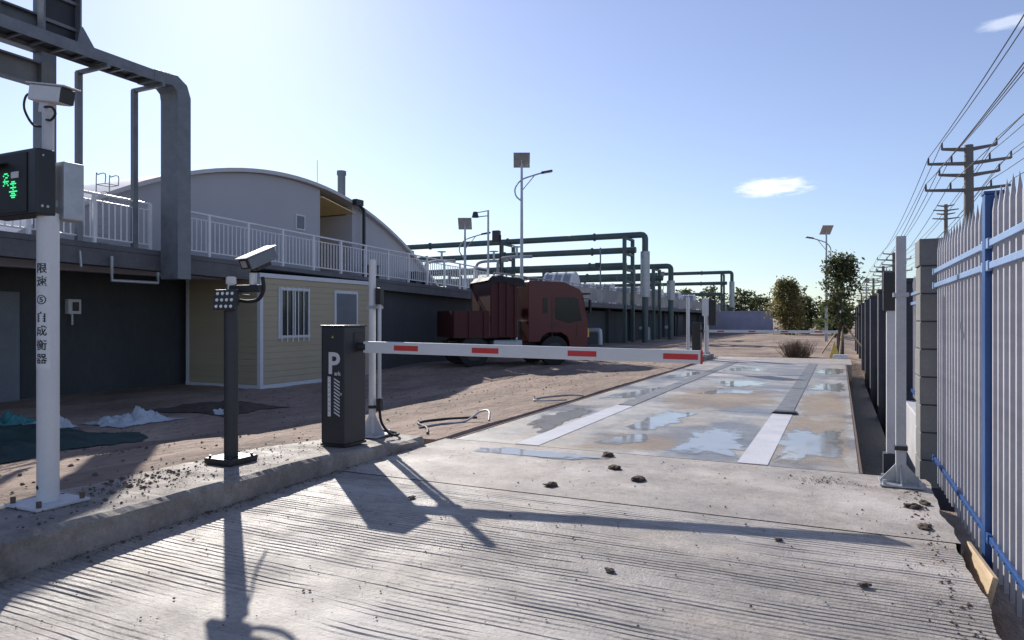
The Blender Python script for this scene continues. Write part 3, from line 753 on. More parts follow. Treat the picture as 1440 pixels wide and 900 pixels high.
top = [(y-15, va_h(y)+.01) for y in VY]; bot = [(y-15, va_h(y)-.09) for y in VY]
n = len(top)
for xx in (.16, -22):
    g.v += [(xx, a, b_) for a, b_ in top]+[(xx, a, b_-.0) for a, b_ in bot]
for i in range(n-1):
    g.f += [(i, i+1, n+i+1, n+i), (2*n+i, 3*n+i, 3*n+i+1, 2*n+i+1), (i, 2*n+i, 2*n+i+1, i+1), (n+i, n+i+1, 3*n+i+1, 3*n+i)]
g.f += [(0, n, 3*n, 2*n), (n-1, 3*n-1, 4*n-1, 2*n-1)]
# the roof shell must not cut the gable: lift it over
roof = g.obj("vault_roof", m_vaultroof, av, smooth=True); roof.location.z = .10
w_ = G().box((0, .08, 1.58), (.03, .46, 2.02)).obj("window", m_trim, av); G().box((.03, .12, 1.62), (.034, .42, 1.98)).obj("pane", m_steelblue, w_)
G().tube([(.25, 2.55, 2.72), (.25, 2.9, 2.50), (.25, 2.9, .02)], .055, 8).obj("downpipe", m_black, av)
G().box((.17, 2.42, 2.62), (.33, 2.78, 2.80)).obj("gutter_box", m_black, av)
# railings and vents inside the walkway: dark bins standing on it
for y in (16.0, 18.2, 18.7):
    o = G().box((-.18, -.16, 0), (.18, .16, .38)).box((-.2, -.18, .38), (.2, .18, .42)).obj("bin", m_black, loc=(WX-.55, y, base_z(y)+.001), bevel=.01)
    tag(o, "low black bin on the walkway behind the balustrade", "bin", "bins on the walkway")
# chimney and mast behind the vault
t = thing("chimney", (-18.5, 22.6, 2.2), "slim grey chimney rising behind the vault roof", "chimney")
G().cyl((0, 0, -.05), (0, 0, 5.1), .16, n=14).obj("flue", m_steelblue, t, smooth=True)
G().cyl((0, 0, 4.95), (0, 0, 5.12), .19, n=14).obj("rim", m_steelblue, t)
t = thing("lattice_mast", (-18.9, 21.6, 2.2), "thin lattice mast with whip aerial beside the chimney", "mast")
for k in range(3):
    a = k*2.094; G().cyl((.14*math.cos(a), .14*math.sin(a), -.05), (.14*math.cos(a), .14*math.sin(a), 3.9), .012, n=5).obj("leg", m_galv, t)
for k in range(9):
    g = G()
    for q in range(3):
        a, b_ = q*2.094, (q+1)*2.094
        g.cyl((.14*math.cos(a), .14*math.sin(a), k*.43), (.14*math.cos(b_), .14*math.sin(b_), k*.43+.43), .008, n=4)
    g.obj("lacing", m_galv, t)
G().cyl((0, 0, 3.9), (0, 0, 5.4), .012, n=5).obj("aerial", m_galv, t)
# low pale parapet behind the left balustrade
o = G().box((-.12, -11, 0), (.12, 6.5, .95)).box((-.16, -11, .95), (.16, 6.5, 1.02)).obj("parapet_wall", m_vault, loc=(WX-2.0, 0, 2.44))
tag(o, "pale low wall behind the balustrade under the cable trays", "wall")
# cage ladder far behind
t = thing("cage_ladder_top", (-12.2, 8.2, base_z(8.2)), "small hooped ladder top sticking up beside the cable tray drop", "ladder"); t.scale = (.5, .5, .5)
for s in (-.25, .25): G().tube(smooth_pts([(0, s, -.1), (0, s, 2.5), (.1, s, 2.65), (.5, s, 2.65), (.5, s, 2.3)], 3), .02, 6).obj("stile", m_galv, t)
for k in range(8): G().cyl((0, -.25, .3*k+.2), (0, .25, .3*k+.2), .014, n=5).obj("rung", m_galv, t)
for k in range(3): G().tube([(.0, -.25, 1.7+k*.3), (.5, -.25, 1.7+k*.3), (.5, .25, 1.7+k*.3), (0, .25, 1.7+k*.3)], .014, 5).obj("hoop", m_galv, t)

# ------------------------------------------------------------------ cable tray and steel frame top left
ct = thing("cable_tray", (-11.1, 8.7, 0), "galvanised cable tray on posts bending down past the walkway edge", "cable tray")
TZ = 5.48; TW = .42
for s in (-TW/2, TW/2):
    G().box((s-.012, -7.5, TZ-.06), (s+.012, -.45, TZ+.12)).obj("side_rail", m_tray, ct)
rg = None
for k in range(22):
    y = -7.4+k*.32
    if y > -.5: break
    if rg is None: rg = G().box((-TW/2+.012, -.02, TZ-.05), (TW/2-.012, .02, TZ-.02)).obj("rung", m_tray, ct, loc=(0, y, 0))
    else: inst(rg, ct, (0, y, 0))
G().box((-TW/2+.02, -7.5, TZ+.0), (TW/2-.02, -.45, TZ+.04)).obj("cable_bundle", m_dgrey, ct)
# bend and drop: a closed duct
prof_o = [(-.45, TZ+.13), (.02, TZ+.16), (.22, TZ+.04), (.30, TZ-.18), (.30, 1.95)]
prof_i = [(-.45, TZ-.07), (-.08, TZ-.05), (.0, TZ-.12), (.02, TZ-.25), (.02, 1.95)]
g = G(); n = len(prof_o)
for x in (-TW/2-.02, TW/2+.02):
    g.v += [(x, a, b_) for a, b_ in prof_o]+[(x, a, b_) for a, b_ in prof_i]
for i in range(n-1):
    g.f += [(i, i+1, n+i+1, n+i), (2*n+i, 3*n+i, 3*n+i+1, 2*n+i+1), (i, 2*n+i, 2*n+i+1, i+1), (n+i, n+i+1, 3*n+i+1, 3*n+i)]
g.f += [(0, n, 3*n, 2*n), (n-1, 3*n-1, 4*n-1, 2*n-1)]
g.obj("drop_duct", m_tray, ct, bevel=.006)
for y, hh in ((-.29, 0), (-1.31, 0), (-4.6, 0)):
    zb = base_z(8.7+y)-.05
    G().box((-TW/2-.36, y-.045, zb), (-TW/2-.27, y+.045, TZ-.09)).obj("support_post", m_tray, ct, bevel=.004)
    G().box((-TW/2-.36, y-.03, TZ-.13), (TW/2+.05, y+.03, TZ-.065)).obj("crossarm", m_tray, ct)
# second tray climbing up from the run
r2 = G()
for s in (-.28, .28): r2.box((-.06, s-.014, TZ+.13), (.10, s+.014, 9.2))
rz_ = r2.obj("riser_rail", m_tray, ct, loc=(0, -1.95, 0))
for k in range(8): G().box((-.02, -.27, TZ+.35+k*.42), (.02, .27, TZ+.40+k*.42)).obj("riser_rung", m_tray, rz_)
G().box((-.05, -.265, TZ+.14), (-.03, .265, 9.2)).obj("riser_plate", m_dgrey, rz_)
G().prism([(.255, TZ+.42), (.295, TZ+.42), (.50, TZ+.13), (.2, TZ+.13)], -.015, .015, axis='x').obj("riser_elbow", m_tray, rz_, loc=(.115, 0, 0))
sf = thing("steel_frame", (-11.9, 7.0, 2.5), "tall grey steel column with heavy beams reaching out of the cable tray", "steel frame")
G().box((-.12, -.12, 0), (.12, .12, 7)).obj("column", m_steelblue, sf, bevel=.006)
for z, hh in ((3.45, .25), (2.54, .38)):
    g = G(); g.box((-.10, -6, z), (.10, -.125, z+.03)).box((-.10, -6, z+hh-.03), (.10, -.125, z+hh)).box((-.015, -6, z+.03), (.015, -.125, z+hh-.03))
    g.obj("beam", m_steelblue, sf)
G().box((-.1, -6, 3.1), (.1, -.125, 3.2)).obj("tie", m_steelblue, sf)
G().box((-.6, -1.3, 3.22), (.9, -1.15, 3.42)).obj("crossbeam", m_steelblue, sf)
G().box((.25, -1.12, 3.2), (.45, -.92, 6.5)).obj("side_post", m_galv, sf)

# ------------------------------------------------------------------ tan site cabin
cbn = thing("site_cabin", (-11.42, 11.23, -.32), "tan prefabricated site cabin with white trim tucked under the walkway", "cabin")
CL, CW, CH = 3.95, 2.3, 2.55
G().box((-CW+.02, .02, .09), (-.02, CL-.02, CH-.1)).obj("core", m_tan, cbn)
pr = G().box((-.019, .07, .105), (-.006, CL-.07, .23)).obj("wall_panel", m_tan, cbn)
for k in range(1, 17):
    z = k*.1385
    if z+.23 > CH-.05: break
    inst(pr, cbn, (0, 0, z))
pe = G().box((-CW+.07, .006, .105), (-.07, .019, .23)).obj("wall_panel", m_tan, cbn)
for k in range(1, 17): inst(pe, cbn, (0, 0, k*.1385))
for x, y in ((-.04, .04), (-.04, CL-.04), (-CW+.04, .04), (-CW+.04, CL-.04)):
    G().box((x-.045, y-.045, .09), (x+.045, y+.045, CH-.1)).obj("corner_post", m_trim, cbn)
G().box((-CW-.01, -.01, 0), (.01, CL+.01, .09)).obj("base_rail", m_trim, cbn)
G().box((-CW-.03, -.03, CH-.1), (.03, CL+.03, CH)).obj("roof", m_trim, cbn, bevel=.008)
wn = G().box((-.012, .54, 1.10), (.022, 1.54, 2.26)).obj("window", m_trim, cbn); G().box((.0225, .61, 1.17), (.025, 1.47, 2.19)).obj("pane", m_glass, wn)
G().box((.0252, 1.02, 1.17), (.034, 1.06, 2.19)).obj("mullion", m_trim, wn)
for k in range(6):
    G().cyl((.05, .60+k*.176, 1.02), (.05, .60+k*.176, 2.28), .011, n=6).obj("security_bar", m_rail, wn)
for z in (1.14, 2.22): G().box((.04, .57, z-.01), (.06, 1.52, z+.01)).obj("bar_rail", m_rail, wn)
dr = G().box((-.012, 2.44, .10), (.022, 3.36, 2.26)).obj("door", m_trim, cbn); G().box((.0225, 2.51, .12), (.03, 3.29, 2.19)).obj("leaf", m_steelblue, dr)
G().cbox((.045, 2.6, 1.05), (.03, .05, .12)).obj("handle", m_galv, dr)

# ------------------------------------------------------------------ red dump truck
HD = math.atan2(.697, .717)
tk = thing("dump_truck", (-7.62, 20.6, -.17), "dark red tipper truck parked along the grey building", "truck", rz=HD); tk.scale = (.9, .9, .9)
cabp = [(-.02, .55), (.02, 1.35), (-.16, 2.36), (-.30, 2.56), (-.85, 2.78), (-2.08, 2.82), (-2.12, 2.78), (-2.12, .80), (-1.72, .80), (-1.64, .98), (-1.42, 1.10), (-.98, 1.10), (-.76, .98), (-.68, .80), (-.66, .55)]
tc_ = G().prism(cabp, -1.15, 1.15).obj("cab", m_truck, tk, bevel=.018)
for s in (-1, 1):
    y = s*1.152
    G().prism([(-.22, 1.50), (-.36, 2.22), (-.5, 2.28), (-1.18, 2.28), (-1.18, 1.55), (-.7, 1.42)], y, y+s*.008).obj("side_window", m_tglass, tc_)
    G().prism([(-1.45, 1.75), (-1.45, 2.25), (-1.62, 2.25), (-1.62, 1.75)], y, y+s*.008).obj("rear_window", m_tglass, tc_)
    G().box((-1.3, min(y, y+s*.01), .95), (-1.28, max(y, y+s*.01), 2.35)).obj("door_seam", m_black, tc_)
    G().box((-.40, min(y, y+s*.01), .95), (-.385, max(y, y+s*.01), 1.42)).obj("door_seam", m_black, tc_)
    G().box((-1.3, min(y, y+s*.01), 1.30), (-.1, max(y, y+s*.01), 1.315)).obj("panel_seam", m_black, tc_)
    G().box((-.62, min(y, y+s*.06), .50), (-.25, max(y, y+s*.06), .55)).obj("step", m_black, tc_)
    G().box((.0, s*1.1-.05, .95), (.05, s*1.1+.05, 1.25)).obj("indicator", m_yellow, tc_)
    G().box((-1.2, min(y, y+s*.03), 1.38), (-1.04, max(y, y+s*.03), 1.42)).obj("door_handle", m_black, tc_)
    mr = G().box((.02, s*1.22-.07, 1.75), (.08, s*1.22+.07, 2.2)).obj("mirror", m_black, tc_, bevel=.015)
    G().tube([(-.3, s*1.12, 2.25), (.04, s*1.22, 2.22)], .015, 6).obj("arm", m_black, mr)
    G().box((-.02, s*.85-.16, .66), (.04, s*.85+.16, .84)).obj("headlight", m_lens, tc_, bevel=.02)
g = G(); g.add([(-.02, -1.05, 1.45), (-.02, 1.05, 1.45), (-.17, 1.05, 2.33), (-.17, -1.05, 2.33), (.02, -1.05, 1.46), (.02, 1.05, 1.46), (-.135, 1.05, 2.34), (-.135, -1.05, 2.34)], [(0,3,2,1),(4,5,6,7),(0,1,5,4),(1,2,6,5),(2,3,7,6),(3,0,4,7)])
g.obj("windscreen", m_tglass, tc_)
G().box((-.25, -1.12, 2.38), (.12, 1.12, 2.44)).obj("sun_visor", m_black, tc_, bevel=.01)
G().box((-.1, -1.16, .32), (.10, 1.16, .60)).obj("bumper", m_truck, tk, bevel=.03)
G().box((.0, -.75, .75), (.045, .75, 1.2)).obj("grille", m_black, tc_)
for s in (-1, 1): G().box((-4.65, s*.42-.06, .62), (-.3, s*.42+.06, .84)).obj("chassis_rail", m_black, tk)
def wheel(x, y):
    w = G().cyl((0, -.14, 0), (0, .14, 0), .5, n=28).obj("wheel", m_rubber, tk, smooth=True, bevel=.02, loc=(x, y, .5))
    s = 1 if y > 0 else -1
    G().cyl((0, s*.141, 0), (0, s*.146, 0), .28, n=20).obj("rim", m_dgrey, w); G().cyl((0, s*.147, 0), (0, s*.2, 0), .10, n=12).obj("hub", m_chrome, w)
for x in (-1.18, -3.95):
    for s in (-1, 1): wheel(x, s*.98)
for x in (-1.18, -3.95): G().cyl((x, -.9, .5), (x, .9, .5), .07, n=8).obj("axle", m_black, tk)
bk = G().box((-3.42, -1.15, .95), (-2.50, 1.15, 2.78)).obj("front_body", m_truckbox, tk, bevel=.02)
for s in (-1, 1):
    for x in (-3.36, -3.10, -2.84, -2.57): G().box((x-.05, s*1.15 if s > 0 else -1.20, 1.0), (x+.05, 1.20 if s > 0 else -1.15, 2.74)).obj("rib", m_truckbox, bk)
g = G(); pts = [(-3.9+.16*k, 0, 2.9+.05*math.sin(k*1.3)) for k in range(9)]
g = G()
N1, N2 = 16, 18
for i in range(N1+1):
    for j in range(N2+1):
        x = -3.48+1.25*i/N1; y = -1.22+2.44*j/N2
        e = min(i, N1-i)/2.; z = 2.80+.2*min(1, e)*(.7+.6*fbm(x, y, 2.2, 3, 4.))-(.22 if j in (0, N2) else 0)
        g.v.append((x, y, z))
for i in range(N1):
    for j in range(N2): g.f.append((i*(N2+1)+j, i*(N2+1)+j+1, (i+1)*(N2+1)+j+1, (i+1)*(N2+1)+j))
g.obj("tarpaulin", m_rubber, tk, smooth=True, fix=False)
bd = G().box((-4.65, -1.16, .95), (-3.47, -1.10, 1.82)).box((-4.65, 1.10, .95), (-3.47, 1.16, 1.82)).box((-4.65, -1.1, .95), (-3.47, 1.1, 1.02)).box((-4.65, -1.1, 1.02), (-4.59, 1.1, 1.82)).obj("tipper_body", m_truckbox, tk)
for s in (-1, 1):
    for x in (-3.6, -4.1, -4.58): G().box((x-.05, 1.16 if s > 0 else -1.21, .95), (x+.05, 1.21 if s > 0 else -1.16, 1.8)).obj("rib", m_truckbox, bd)
G().box((-3.3, -1.1, .42), (-2.30, -.55, .88)).obj("fuel_tank", m_galv, tk, bevel=.06)
G().box((-3.3, .55, .42), (-2.30, 1.1, .88)).obj("battery_box", m_black, tk, bevel=.03)
G().tube([(-2.42, -.8, .85), (-2.42, -.8, 2.5), (-2.5, -.8, 2.6)], .07, 10).obj("exhaust", m_chrome, tk, smooth=True)
G().box((-2.6, -.7, .85), (-2.2, .7, 1.5)).obj("air_unit", m_black, tk, bevel=.03)

# ------------------------------------------------------------------ solar street lamps
def solar_lamp(loc, h, armdir, label, group=None, tilt=35):
    t = thing("solar_street_lamp", loc, label, "street lamp", group)
    G().box((-.18, -.18, 0), (.18, .18, .03)).obj("base_plate", m_galv, t)
    G().cyl((0, 0, .03), (0, 0, h), .085, .045, 12).obj("pole", m_galv, t, smooth=True)
    p = G().box((-.31, -.32, -.02), (.31, .32, .02)).obj("solar_panel", m_galv, t, loc=(0, 0, h+.20), rot=(R(-tilt-10), 0, R(25)))
    c0 = G().box((-.29, -.30, .0205), (-.005, -.005, .024)).obj("cell", m_panel, p)
    for dx, dy in ((.295, 0), (0, .305), (.295, .305)): inst(c0, p, (dx, dy, 0))
    G().cyl((0, 0, h-.02), (0, 0, h+.2), .03, n=8).obj("panel_stem", m_galv, t)
    a = armdir; P = lambda r, z: (r*math.cos(a), r*math.sin(a), z)
    G().tube(smooth_pts([P(-.02, h-1.35), P(-.22, h-1.15), P(-.24, h-.85), P(0, h-.55), P(.45, h-.38), P(.8, h-.28)], 5), .03, 8).obj("curved_arm", m_galv, t, smooth=True)
    G().tube([P(.02, h-.95), P(.5, h-.37)], .018, 6).obj("brace", m_galv, t)
    M = Matrix.Rotation(a, 4, 'Z') @ Matrix.Rotation(R(-10), 4, 'Y')
    hd = G().box((-.02, -.10, -.035), (.42, .10, .035)).obj("lamp_head", m_dgrey, t, bevel=.02, loc=P(.76, h-.28)); hd.rotation_euler = M.to_euler()
    G().box((.08, -.07, -.042), (.38, .07, -.0355)).obj("lens", m_lens, hd)
    return t
solar_lamp((-10.95, 23.9, -.31), 7.4, R(25), "tall solar street lamp standing before the red truck")
solar_lamp((-.7, 43.6, -.12), 6.3, R(205), "solar street lamp with its arm over the road behind the leafy tree")
solar_lamp((-.4, 77, -.12), 6.3, R(205), "second solar street lamp beyond the leafy tree", "distant solar lamps")
solar_lamp((-5.0, 118, -.12), 6.0, R(205), "far solar street lamp beside the yellowish trees", "distant solar lamps")
solar_lamp((3.0, 96, -.12), 6.0, R(205), "far solar street lamp above the fence line", "distant solar lamps")
solar_lamp((-15.5, 27.6, 2.11), 3.3, R(25), "short solar lamp on the tank roof behind the balustrade")
solar_lamp((-14.6, 62, 2.11), 3.0, R(205), "short solar lamp on the tank roof before the far pipe rack")
t = thing("floodlight_mast", (-14.2, 27.4, 2.11), "grey floodlight mast with hooked arm on the tank roof", "floodlight")
G().cyl((0, 0, 0), (0, 0, 4.0), .06, .045, 10).obj("pole", m_galv, t, smooth=True)
G().tube([(0, 0, 3.75), (-.55, -.1, 3.72), (-.6, -.1, 3.9), (0, 0, 3.98)], .025, 6).obj("arm", m_galv, t)
G().cyl((-.6, -.1, 3.70), (-.6, -.1, 3.95), .17, .10, 10).obj("lamp", m_dgrey, t)
t = thing("speaker_mast", (-13.2, 26.6, 2.11), "thin black mast with a loudspeaker horn on the tank roof", "mast")
G().cyl((0, 0, 0), (0, 0, 2.75), .045, n=8).obj("pole", m_black, t); G().box((-.35, -.12, 2.45), (-.02, .12, 2.95)).obj("speaker", m_black, t, bevel=.03)
for i, (x, y, h) in enumerate(((-12.3, 37.6, 3.2), (-12.6, 46, 2.6))):
    t = thing("speaker_mast", (x, y, 2.11), ["dark camera mast by the white tank covers", "dark camera mast beside the tall green pipe drop"][i], "mast")
    G().cyl((0, 0, 0), (0, 0, h), .045, n=8).obj("pole", m_steelblue, t); G().box((-.3, -.1, h-1.1), (-.02, .1, h-.85)).obj("camera", m_black, t, bevel=.02)

# ------------------------------------------------------------------ green overhead pipes
def pipe_rack(y, levels, label, x0=-10.6, x1=-46, drop=True, r=.19):
    t = thing("pipe_rack", (x0, y, -.32), label, "pipe rack")
    for i, z in enumerate(levels):
        z += .32
        yo = -.45*i
        pts = [(x1-x0, yo, z), (-.24-i*.45, yo, z), (-.12-i*.45, yo, z-.03), (-.03-i*.45, yo, z-.12), (-i*.45, yo, z-.24), (-i*.45, yo, z-.40), (-i*.45, yo, .05 if i == 0 else z-.9)]
        if i and not drop: pts = [(x1-x0, yo, z), (-i*.45, yo, z)]
        G().tube(pts, r, 12).obj("pipe", m_green, t, smooth=True)
        g0 = G().cyl((-.04, 0, 0), (.04, 0, 0), r+.06, n=14).obj("flange", m_green, t, loc=(-3.2, yo, z))
        for k in range(1, 4): inst(g0, t, (-3.2-k*6, yo, z))
    G().cyl((0, 0, 2.9), (0, 0, levels[0]-.7), r+.09, n=14).obj("pipe_sleeve", m_galv, t, smooth=True)
    for k, x in enumerate((-.9, -9, -17, -25, -33)):
        for yo in (.45, -1.3): G().box((x-.1, yo-.1, 0 if k == 0 else 2.4), (x+.1, yo+.1, levels[0]+.1)).obj("column", m_green, t)
        for z in levels: G().box((x-.08, -1.3, z+.32-r-.14), (x+.08, .45, z+.32-r-.005)).obj("crossbeam", m_green, t)
    return t
pipe_rack(41.0, [6.35, 5.4, 4.45, 3.75], "green overhead pipes crossing the tank roof and dropping before the grey wall", drop=False)
pipe_rack(48.0, [4.95, 4.1], "lower green pipe bend rising beside the taller pipe drop", x1=-40, drop=False)
pipe_rack(78.0, [6.4, 5.2, 4.0], "far green overhead pipes ending beside the second barrier", x1=-60, drop=False)
# white covers of the tanks on the roof
for i, (y, r) in enumerate(((35.6, .85), (38.6, .62), (42.5, .7), (49, .75), (56, .8), (63, .8), (70, .8))):
    t = thing("tank_cover", (-13.1, y, 2.115), "white rounded tank cover on the roof behind the balustrade", "tank cover", "white tank covers")
    g = G(); n = 14; L = 1.6
    pr_ = [(r*math.cos(math.pi*k/n), 2.0*r*math.sin(math.pi*k/n)**.8) for k in range(n+1)]
    g.prism(pr_, -L, 0, axis='x'); g.obj("shell", m_cover, t, smooth=True)
    for k in range(4):
        g = G(); pr2 = [(a*1.015, b_*1.015) for a, b_ in pr_]; g.prism(pr2, -L*k/3-.06, -L*k/3+.06, axis='x'); g.obj("rib", m_trim, t)
# valve assemblies on the roof
for i, (x, y) in enumerate(((-15, 30), (-17, 31.5), (-19.5, 30.5))):
    t = thing("valve_station", (x, y, 2.11), "pale valve and pipe assembly on the tank roof", "valves", "valve stations on the roof")
    G().cyl((0, 0, 0), (0, 0, 1.5), (.09), n=12).obj("riser", m_cover, t, smooth=True)
    G().tube(smooth_pts([(0, 0, 1.4), (0, 0, 1.9), (.4, 0, 2.1), (1.8, 0, 2.1)], 4), .075, 10).obj("pipe", m_cover, t, smooth=True)
    for z in (.5, 1.2): G().cyl((0, 0, z-.04), (0, 0, z+.04), .15, n=12).obj("flange", m_galv, t)
    G().cyl((1.0, 0, 2.1), (1.0, 0, 2.6), .06, n=8).obj("valve_stem", m_galv, t)
    G().tube([(1.0+.22*math.cos(k*math.pi/8), .22*math.sin(k*math.pi/8), 2.6) for k in range(17)], .02, 5).obj("hand_wheel", m_galv, t)
    G().box((-1.3, -.9, 0), (-.9, .9, .9)).obj("plinth", m_slab, t)

# ------------------------------------------------------------------ far end barrier
t = thing("parking_barrier", (-3.95, 21.5, .13), "second barrier with white boom at the far end of the weighbridge", "barrier")
G().box((-.125, -.145, 0), (.125, .145, 1.0)).obj("cabinet", m_black, t, bevel=.01)
h_ = G().cyl((.12, .05, .74), (.2, .05, .74), .04, n=10).obj("boom_hub", m_dgrey, t)
G().box((.2, .02, .69), (3.9, .07, .77)).obj("boom", m_white, h_, bevel=.005)
for k in range(4): G().box((.6+k*.9, .0185, .71), (.8+k*.9, .0195, .75)).obj("red_stripe", m_red, h_)
t = thing("detector_post", (-4.12, 21.0, .13), "white post beside the far barrier cabinet", "post")
post_base(t, m_white_old, .12, .14); G().cyl((0, 0, .01), (0, 0, 1.75), .05, n=12).obj("pole", m_white, t, smooth=True)
t = thing("camera_pole", (-3.8, 22.3, .13), "white pole with pale panel and dark box at the far barrier", "camera pole")
post_base(t, m_white_old, .12, .14); G().cyl((0, 0, .01), (0, 0, 1.6), .07, n=12).obj("pole", m_white, t, smooth=True)
G().box((-.12, -.1, 1.2), (.08, -.07, 1.75)).obj("panel", m_white, t); G().box((.09, -.1, .9), (.3, .1, 1.7)).obj("display_box", m_black, t, bevel=.01)

# ------------------------------------------------------------------ power line
AR = [(0, 1.55, 2), (-.95, 2.35, 4), (-1.75, 1.7, 2), (-2.75, 2.5, 4)]     # drop from the top, half width, insulators
def insul_x(hw, n): return (-hw, hw) if n == 2 else (-hw, -hw*.42, hw*.5, hw)
def power_pole(loc, h, label, group=None, k=1., small=False):
    t = thing("power_pole", loc, label, "power pole", group)
    G().cyl((0, 0, 0), (0, 0, h), .27, .19, 12).obj("shaft", m_concpole, t, smooth=True)
    for d, hw, n in AR:
        hw *= k*.72; z = h-.12+d*k*.72
        a = G().prism([(-hw, z+.08), (-hw, z-.02), (-.2, z-.16), (.2, z-.16), (hw, z-.02), (hw, z+.08), (.2, z), (-.2, z)], -.09, .09).obj("crossarm", m_concpole, t)
        if small: continue
        for x in insul_x(hw, n):
            G().cyl((x, 0, z+.0), (x, 0, z+.34), .055, .04, 8).obj("insulator", m_insul, a)
    return t
PX = 5.66
pys = [-12, 39.8, 91, 113, 145, 182, 224]
for i, y in enumerate(pys):
    power_pole((PX, y, -.2), 9.9 if i < 2 else 9.2, ["concrete power pole behind the driveway entrance", "tall concrete power pole with four crossarms behind the white fence"][i] if i < 2 else "distant concrete power pole in the line along the fence", None if i < 2 else "distant power poles", small=i > 4)
power_pole((11.1, 93.8, -.2), 14.8, "remote power pole of another line to the right of the fence", k=.75, small=True)
for d, hw, n in AR:
    for x in insul_x(hw*.72, n):
        P = []
        for i in range(len(pys)-1):
            ya, yb = pys[i], pys[i+1]; za = (9.9 if i < 2 else 9.2)-.2+.22+d*.72; zb = (9.9 if i+1 < 2 else 9.2)-.2+.22+d*.72
            S = .0003*(yb-ya)**2
            for k in range(14 if i < 2 else 6):
                u = k/(14 if i < 2 else 6); P.append((x, ya+(yb-ya)*u, za+(zb-za)*u-S*4*u*(1-u)))
        o = G().tube(P, .017, 5).obj("power_line", m_wire, fix=False, loc=(PX, 0, 0)); tag(o, "thin dark overhead wire strung between the concrete power poles", "wire", "overhead wires")

# ------------------------------------------------------------------ vegetation
def leafy(name, loc, h, rad, n, label, m, group=None, seed=1, slim=1., low=.25, leaf=.07, stems=1, droop=0., trunk_r=.08, props=False):
    rnd = random.Random(seed); t = thing(name, loc, label, "tree", group)
    g = G(); tips = []
    for s in range(stems):
        bx, by = (0, 0) if stems == 1 else (rnd.uniform(-.3, .3)*rad, rnd.uniform(-.3, .3)*rad)
        lean = (rnd.uniform(-.15, .15)*rad, rnd.uniform(-.15, .15)*rad)
        sp = [(bx+lean[0]*u+.04*math.sin(u*7+s), by+lean[1]*u, -.1+h*.92*u) for u in [k/7 for k in range(8)]]
        g.tube(sp, [trunk_r*(1-.85*k/7) for k in range(8)], 7)
        for b_ in range(26):
            u = low+(1-low)*rnd.random()**.8; k = min(6, int(u*7)); f = u*7-k
            p = Vector(sp[k]).lerp(Vector(sp[min(7, k+1)]), f); a = rnd.uniform(0, 6.283)
            L = rad*(.45+.6*rnd.random())*(math.sin(math.pi*min(1, (u-low)/(1-low)*.8+.18))**.6)
            e = p+Vector((math.cos(a)*L, math.sin(a)*L, L*(.9 if slim > 1 else .45)*rnd.uniform(.6, 1.2)))
            mid = p.lerp(e, .5)+Vector((0, 0, .08*L))
            g.tube([p, mid, e], [.022, .014, .006], 4); tips.append((p, mid, e))
    g.obj("trunk", m_bark, t, smooth=True, fix=False)
    lv = G()
    for i in range(n):
        p, mid, e = rnd.choice(tips); u = rnd.uniform(.25, 1.08)
        c = (p.lerp(mid, u*2) if u < .5 else mid.lerp(e, u*2-1))+Vector((rnd.gauss(0, .11), rnd.gauss(0, .11), rnd.gauss(0, .13)-droop*rnd.random()))*rad**.5
        d = Vector((rnd.gauss(0, 1), rnd.gauss(0, 1), rnd.gauss(0, .8)-droop)).normalized(); w = d.orthogonal().normalized()
        w.rotate(Matrix.Rotation(rnd.uniform(0, 6.28), 3, d)); s = leaf*rnd.uniform(.6, 1.4)
        lv.add([c, c+d*s*.5+w*s*.24, c+d*s, c+d*s*.5-w*s*.24], [(0, 1, 2, 3)])
    lv.obj("crown", m, t, fix=False)
    if props:
        for a in (.4, 2.5, 4.6): G().cyl((.95*math.cos(a), .95*math.sin(a), 0), (.05*math.cos(a), .05*math.sin(a), 1.15), .03, n=6).obj("prop", m_wood, t)
    return t
leafy("young_tree", (.1, 27.4, -.12), 3.9, .8, 3600, "dark leafy young tree propped with sticks at the end of the weighbridge", m_leaf, seed=3, slim=2, low=.30, leaf=.13, trunk_r=.13, stems=2, droop=.1, props=True)
leafy("bushy_tree", (-3.9, 62, -.12), 5.2, 1.5, 5000, "yellowish willowy tree standing beyond the far barrier", m_leaf2, seed=5, low=.06, leaf=.26, stems=4, droop=.5)
leafy("bushy_tree", (-2.9, 66, -.12), 3.4, 1.8, 3500, "low dark green bush beside the yellowish tree", m_leaf, seed=6, low=.05, leaf=.24, stems=3)
for i, (x, y, h) in enumerate(((-10.5, 82, 5.0), (-13.5, 84, 5.6), (-8.5, 88, 4.2), (-1.0, 84, 3.6), (-.4, 70, 3.2), (.0, 55, 2.9), (2.4, 60, 3.4), (-4.5, 96, 4.4), (-17, 86, 5.2))):
    leafy("far_tree", (x, y, -.12), h, 2.1 if h > 4 else 1.5, 1700, "dark green tree rising behind the lilac wall" if x < -6 else "low dark bush beside the road beyond the fence end", m_leaf, "trees behind the lilac wall" if x < -6 else "bushes by the far road", seed=20+i, low=.1, leaf=.34, stems=2)
g = G(); rnd = random.Random(4)
for k in range(420):
    a = rnd.uniform(0, 6.28); r = rnd.uniform(0, .75); x, y = r*math.cos(a), r*math.sin(a)*.8
    g.tube([(x*.6, y*.6, 0), (x+rnd.gauss(0, .1), y+rnd.gauss(0, .1), rnd.uniform(.25, .75)), (x*1.2+rnd.gauss(0, .15), y*1.2+rnd.gauss(0, .15), rnd.uniform(.4, .95))], [.008, .005, .002], 3)
o = g.obj("dry_bush", m_dry, fix=False, loc=(-1.3, 24.9, -.1)); o.scale = (.8, .8, .75); tag(o, "bare brown bush of dry stalks at the end of the weighbridge", "bush")
t = thing("warning_marker", (-.15, 24.6, -.02), "yellow triangular marker leaning by the tree foot", "marker")
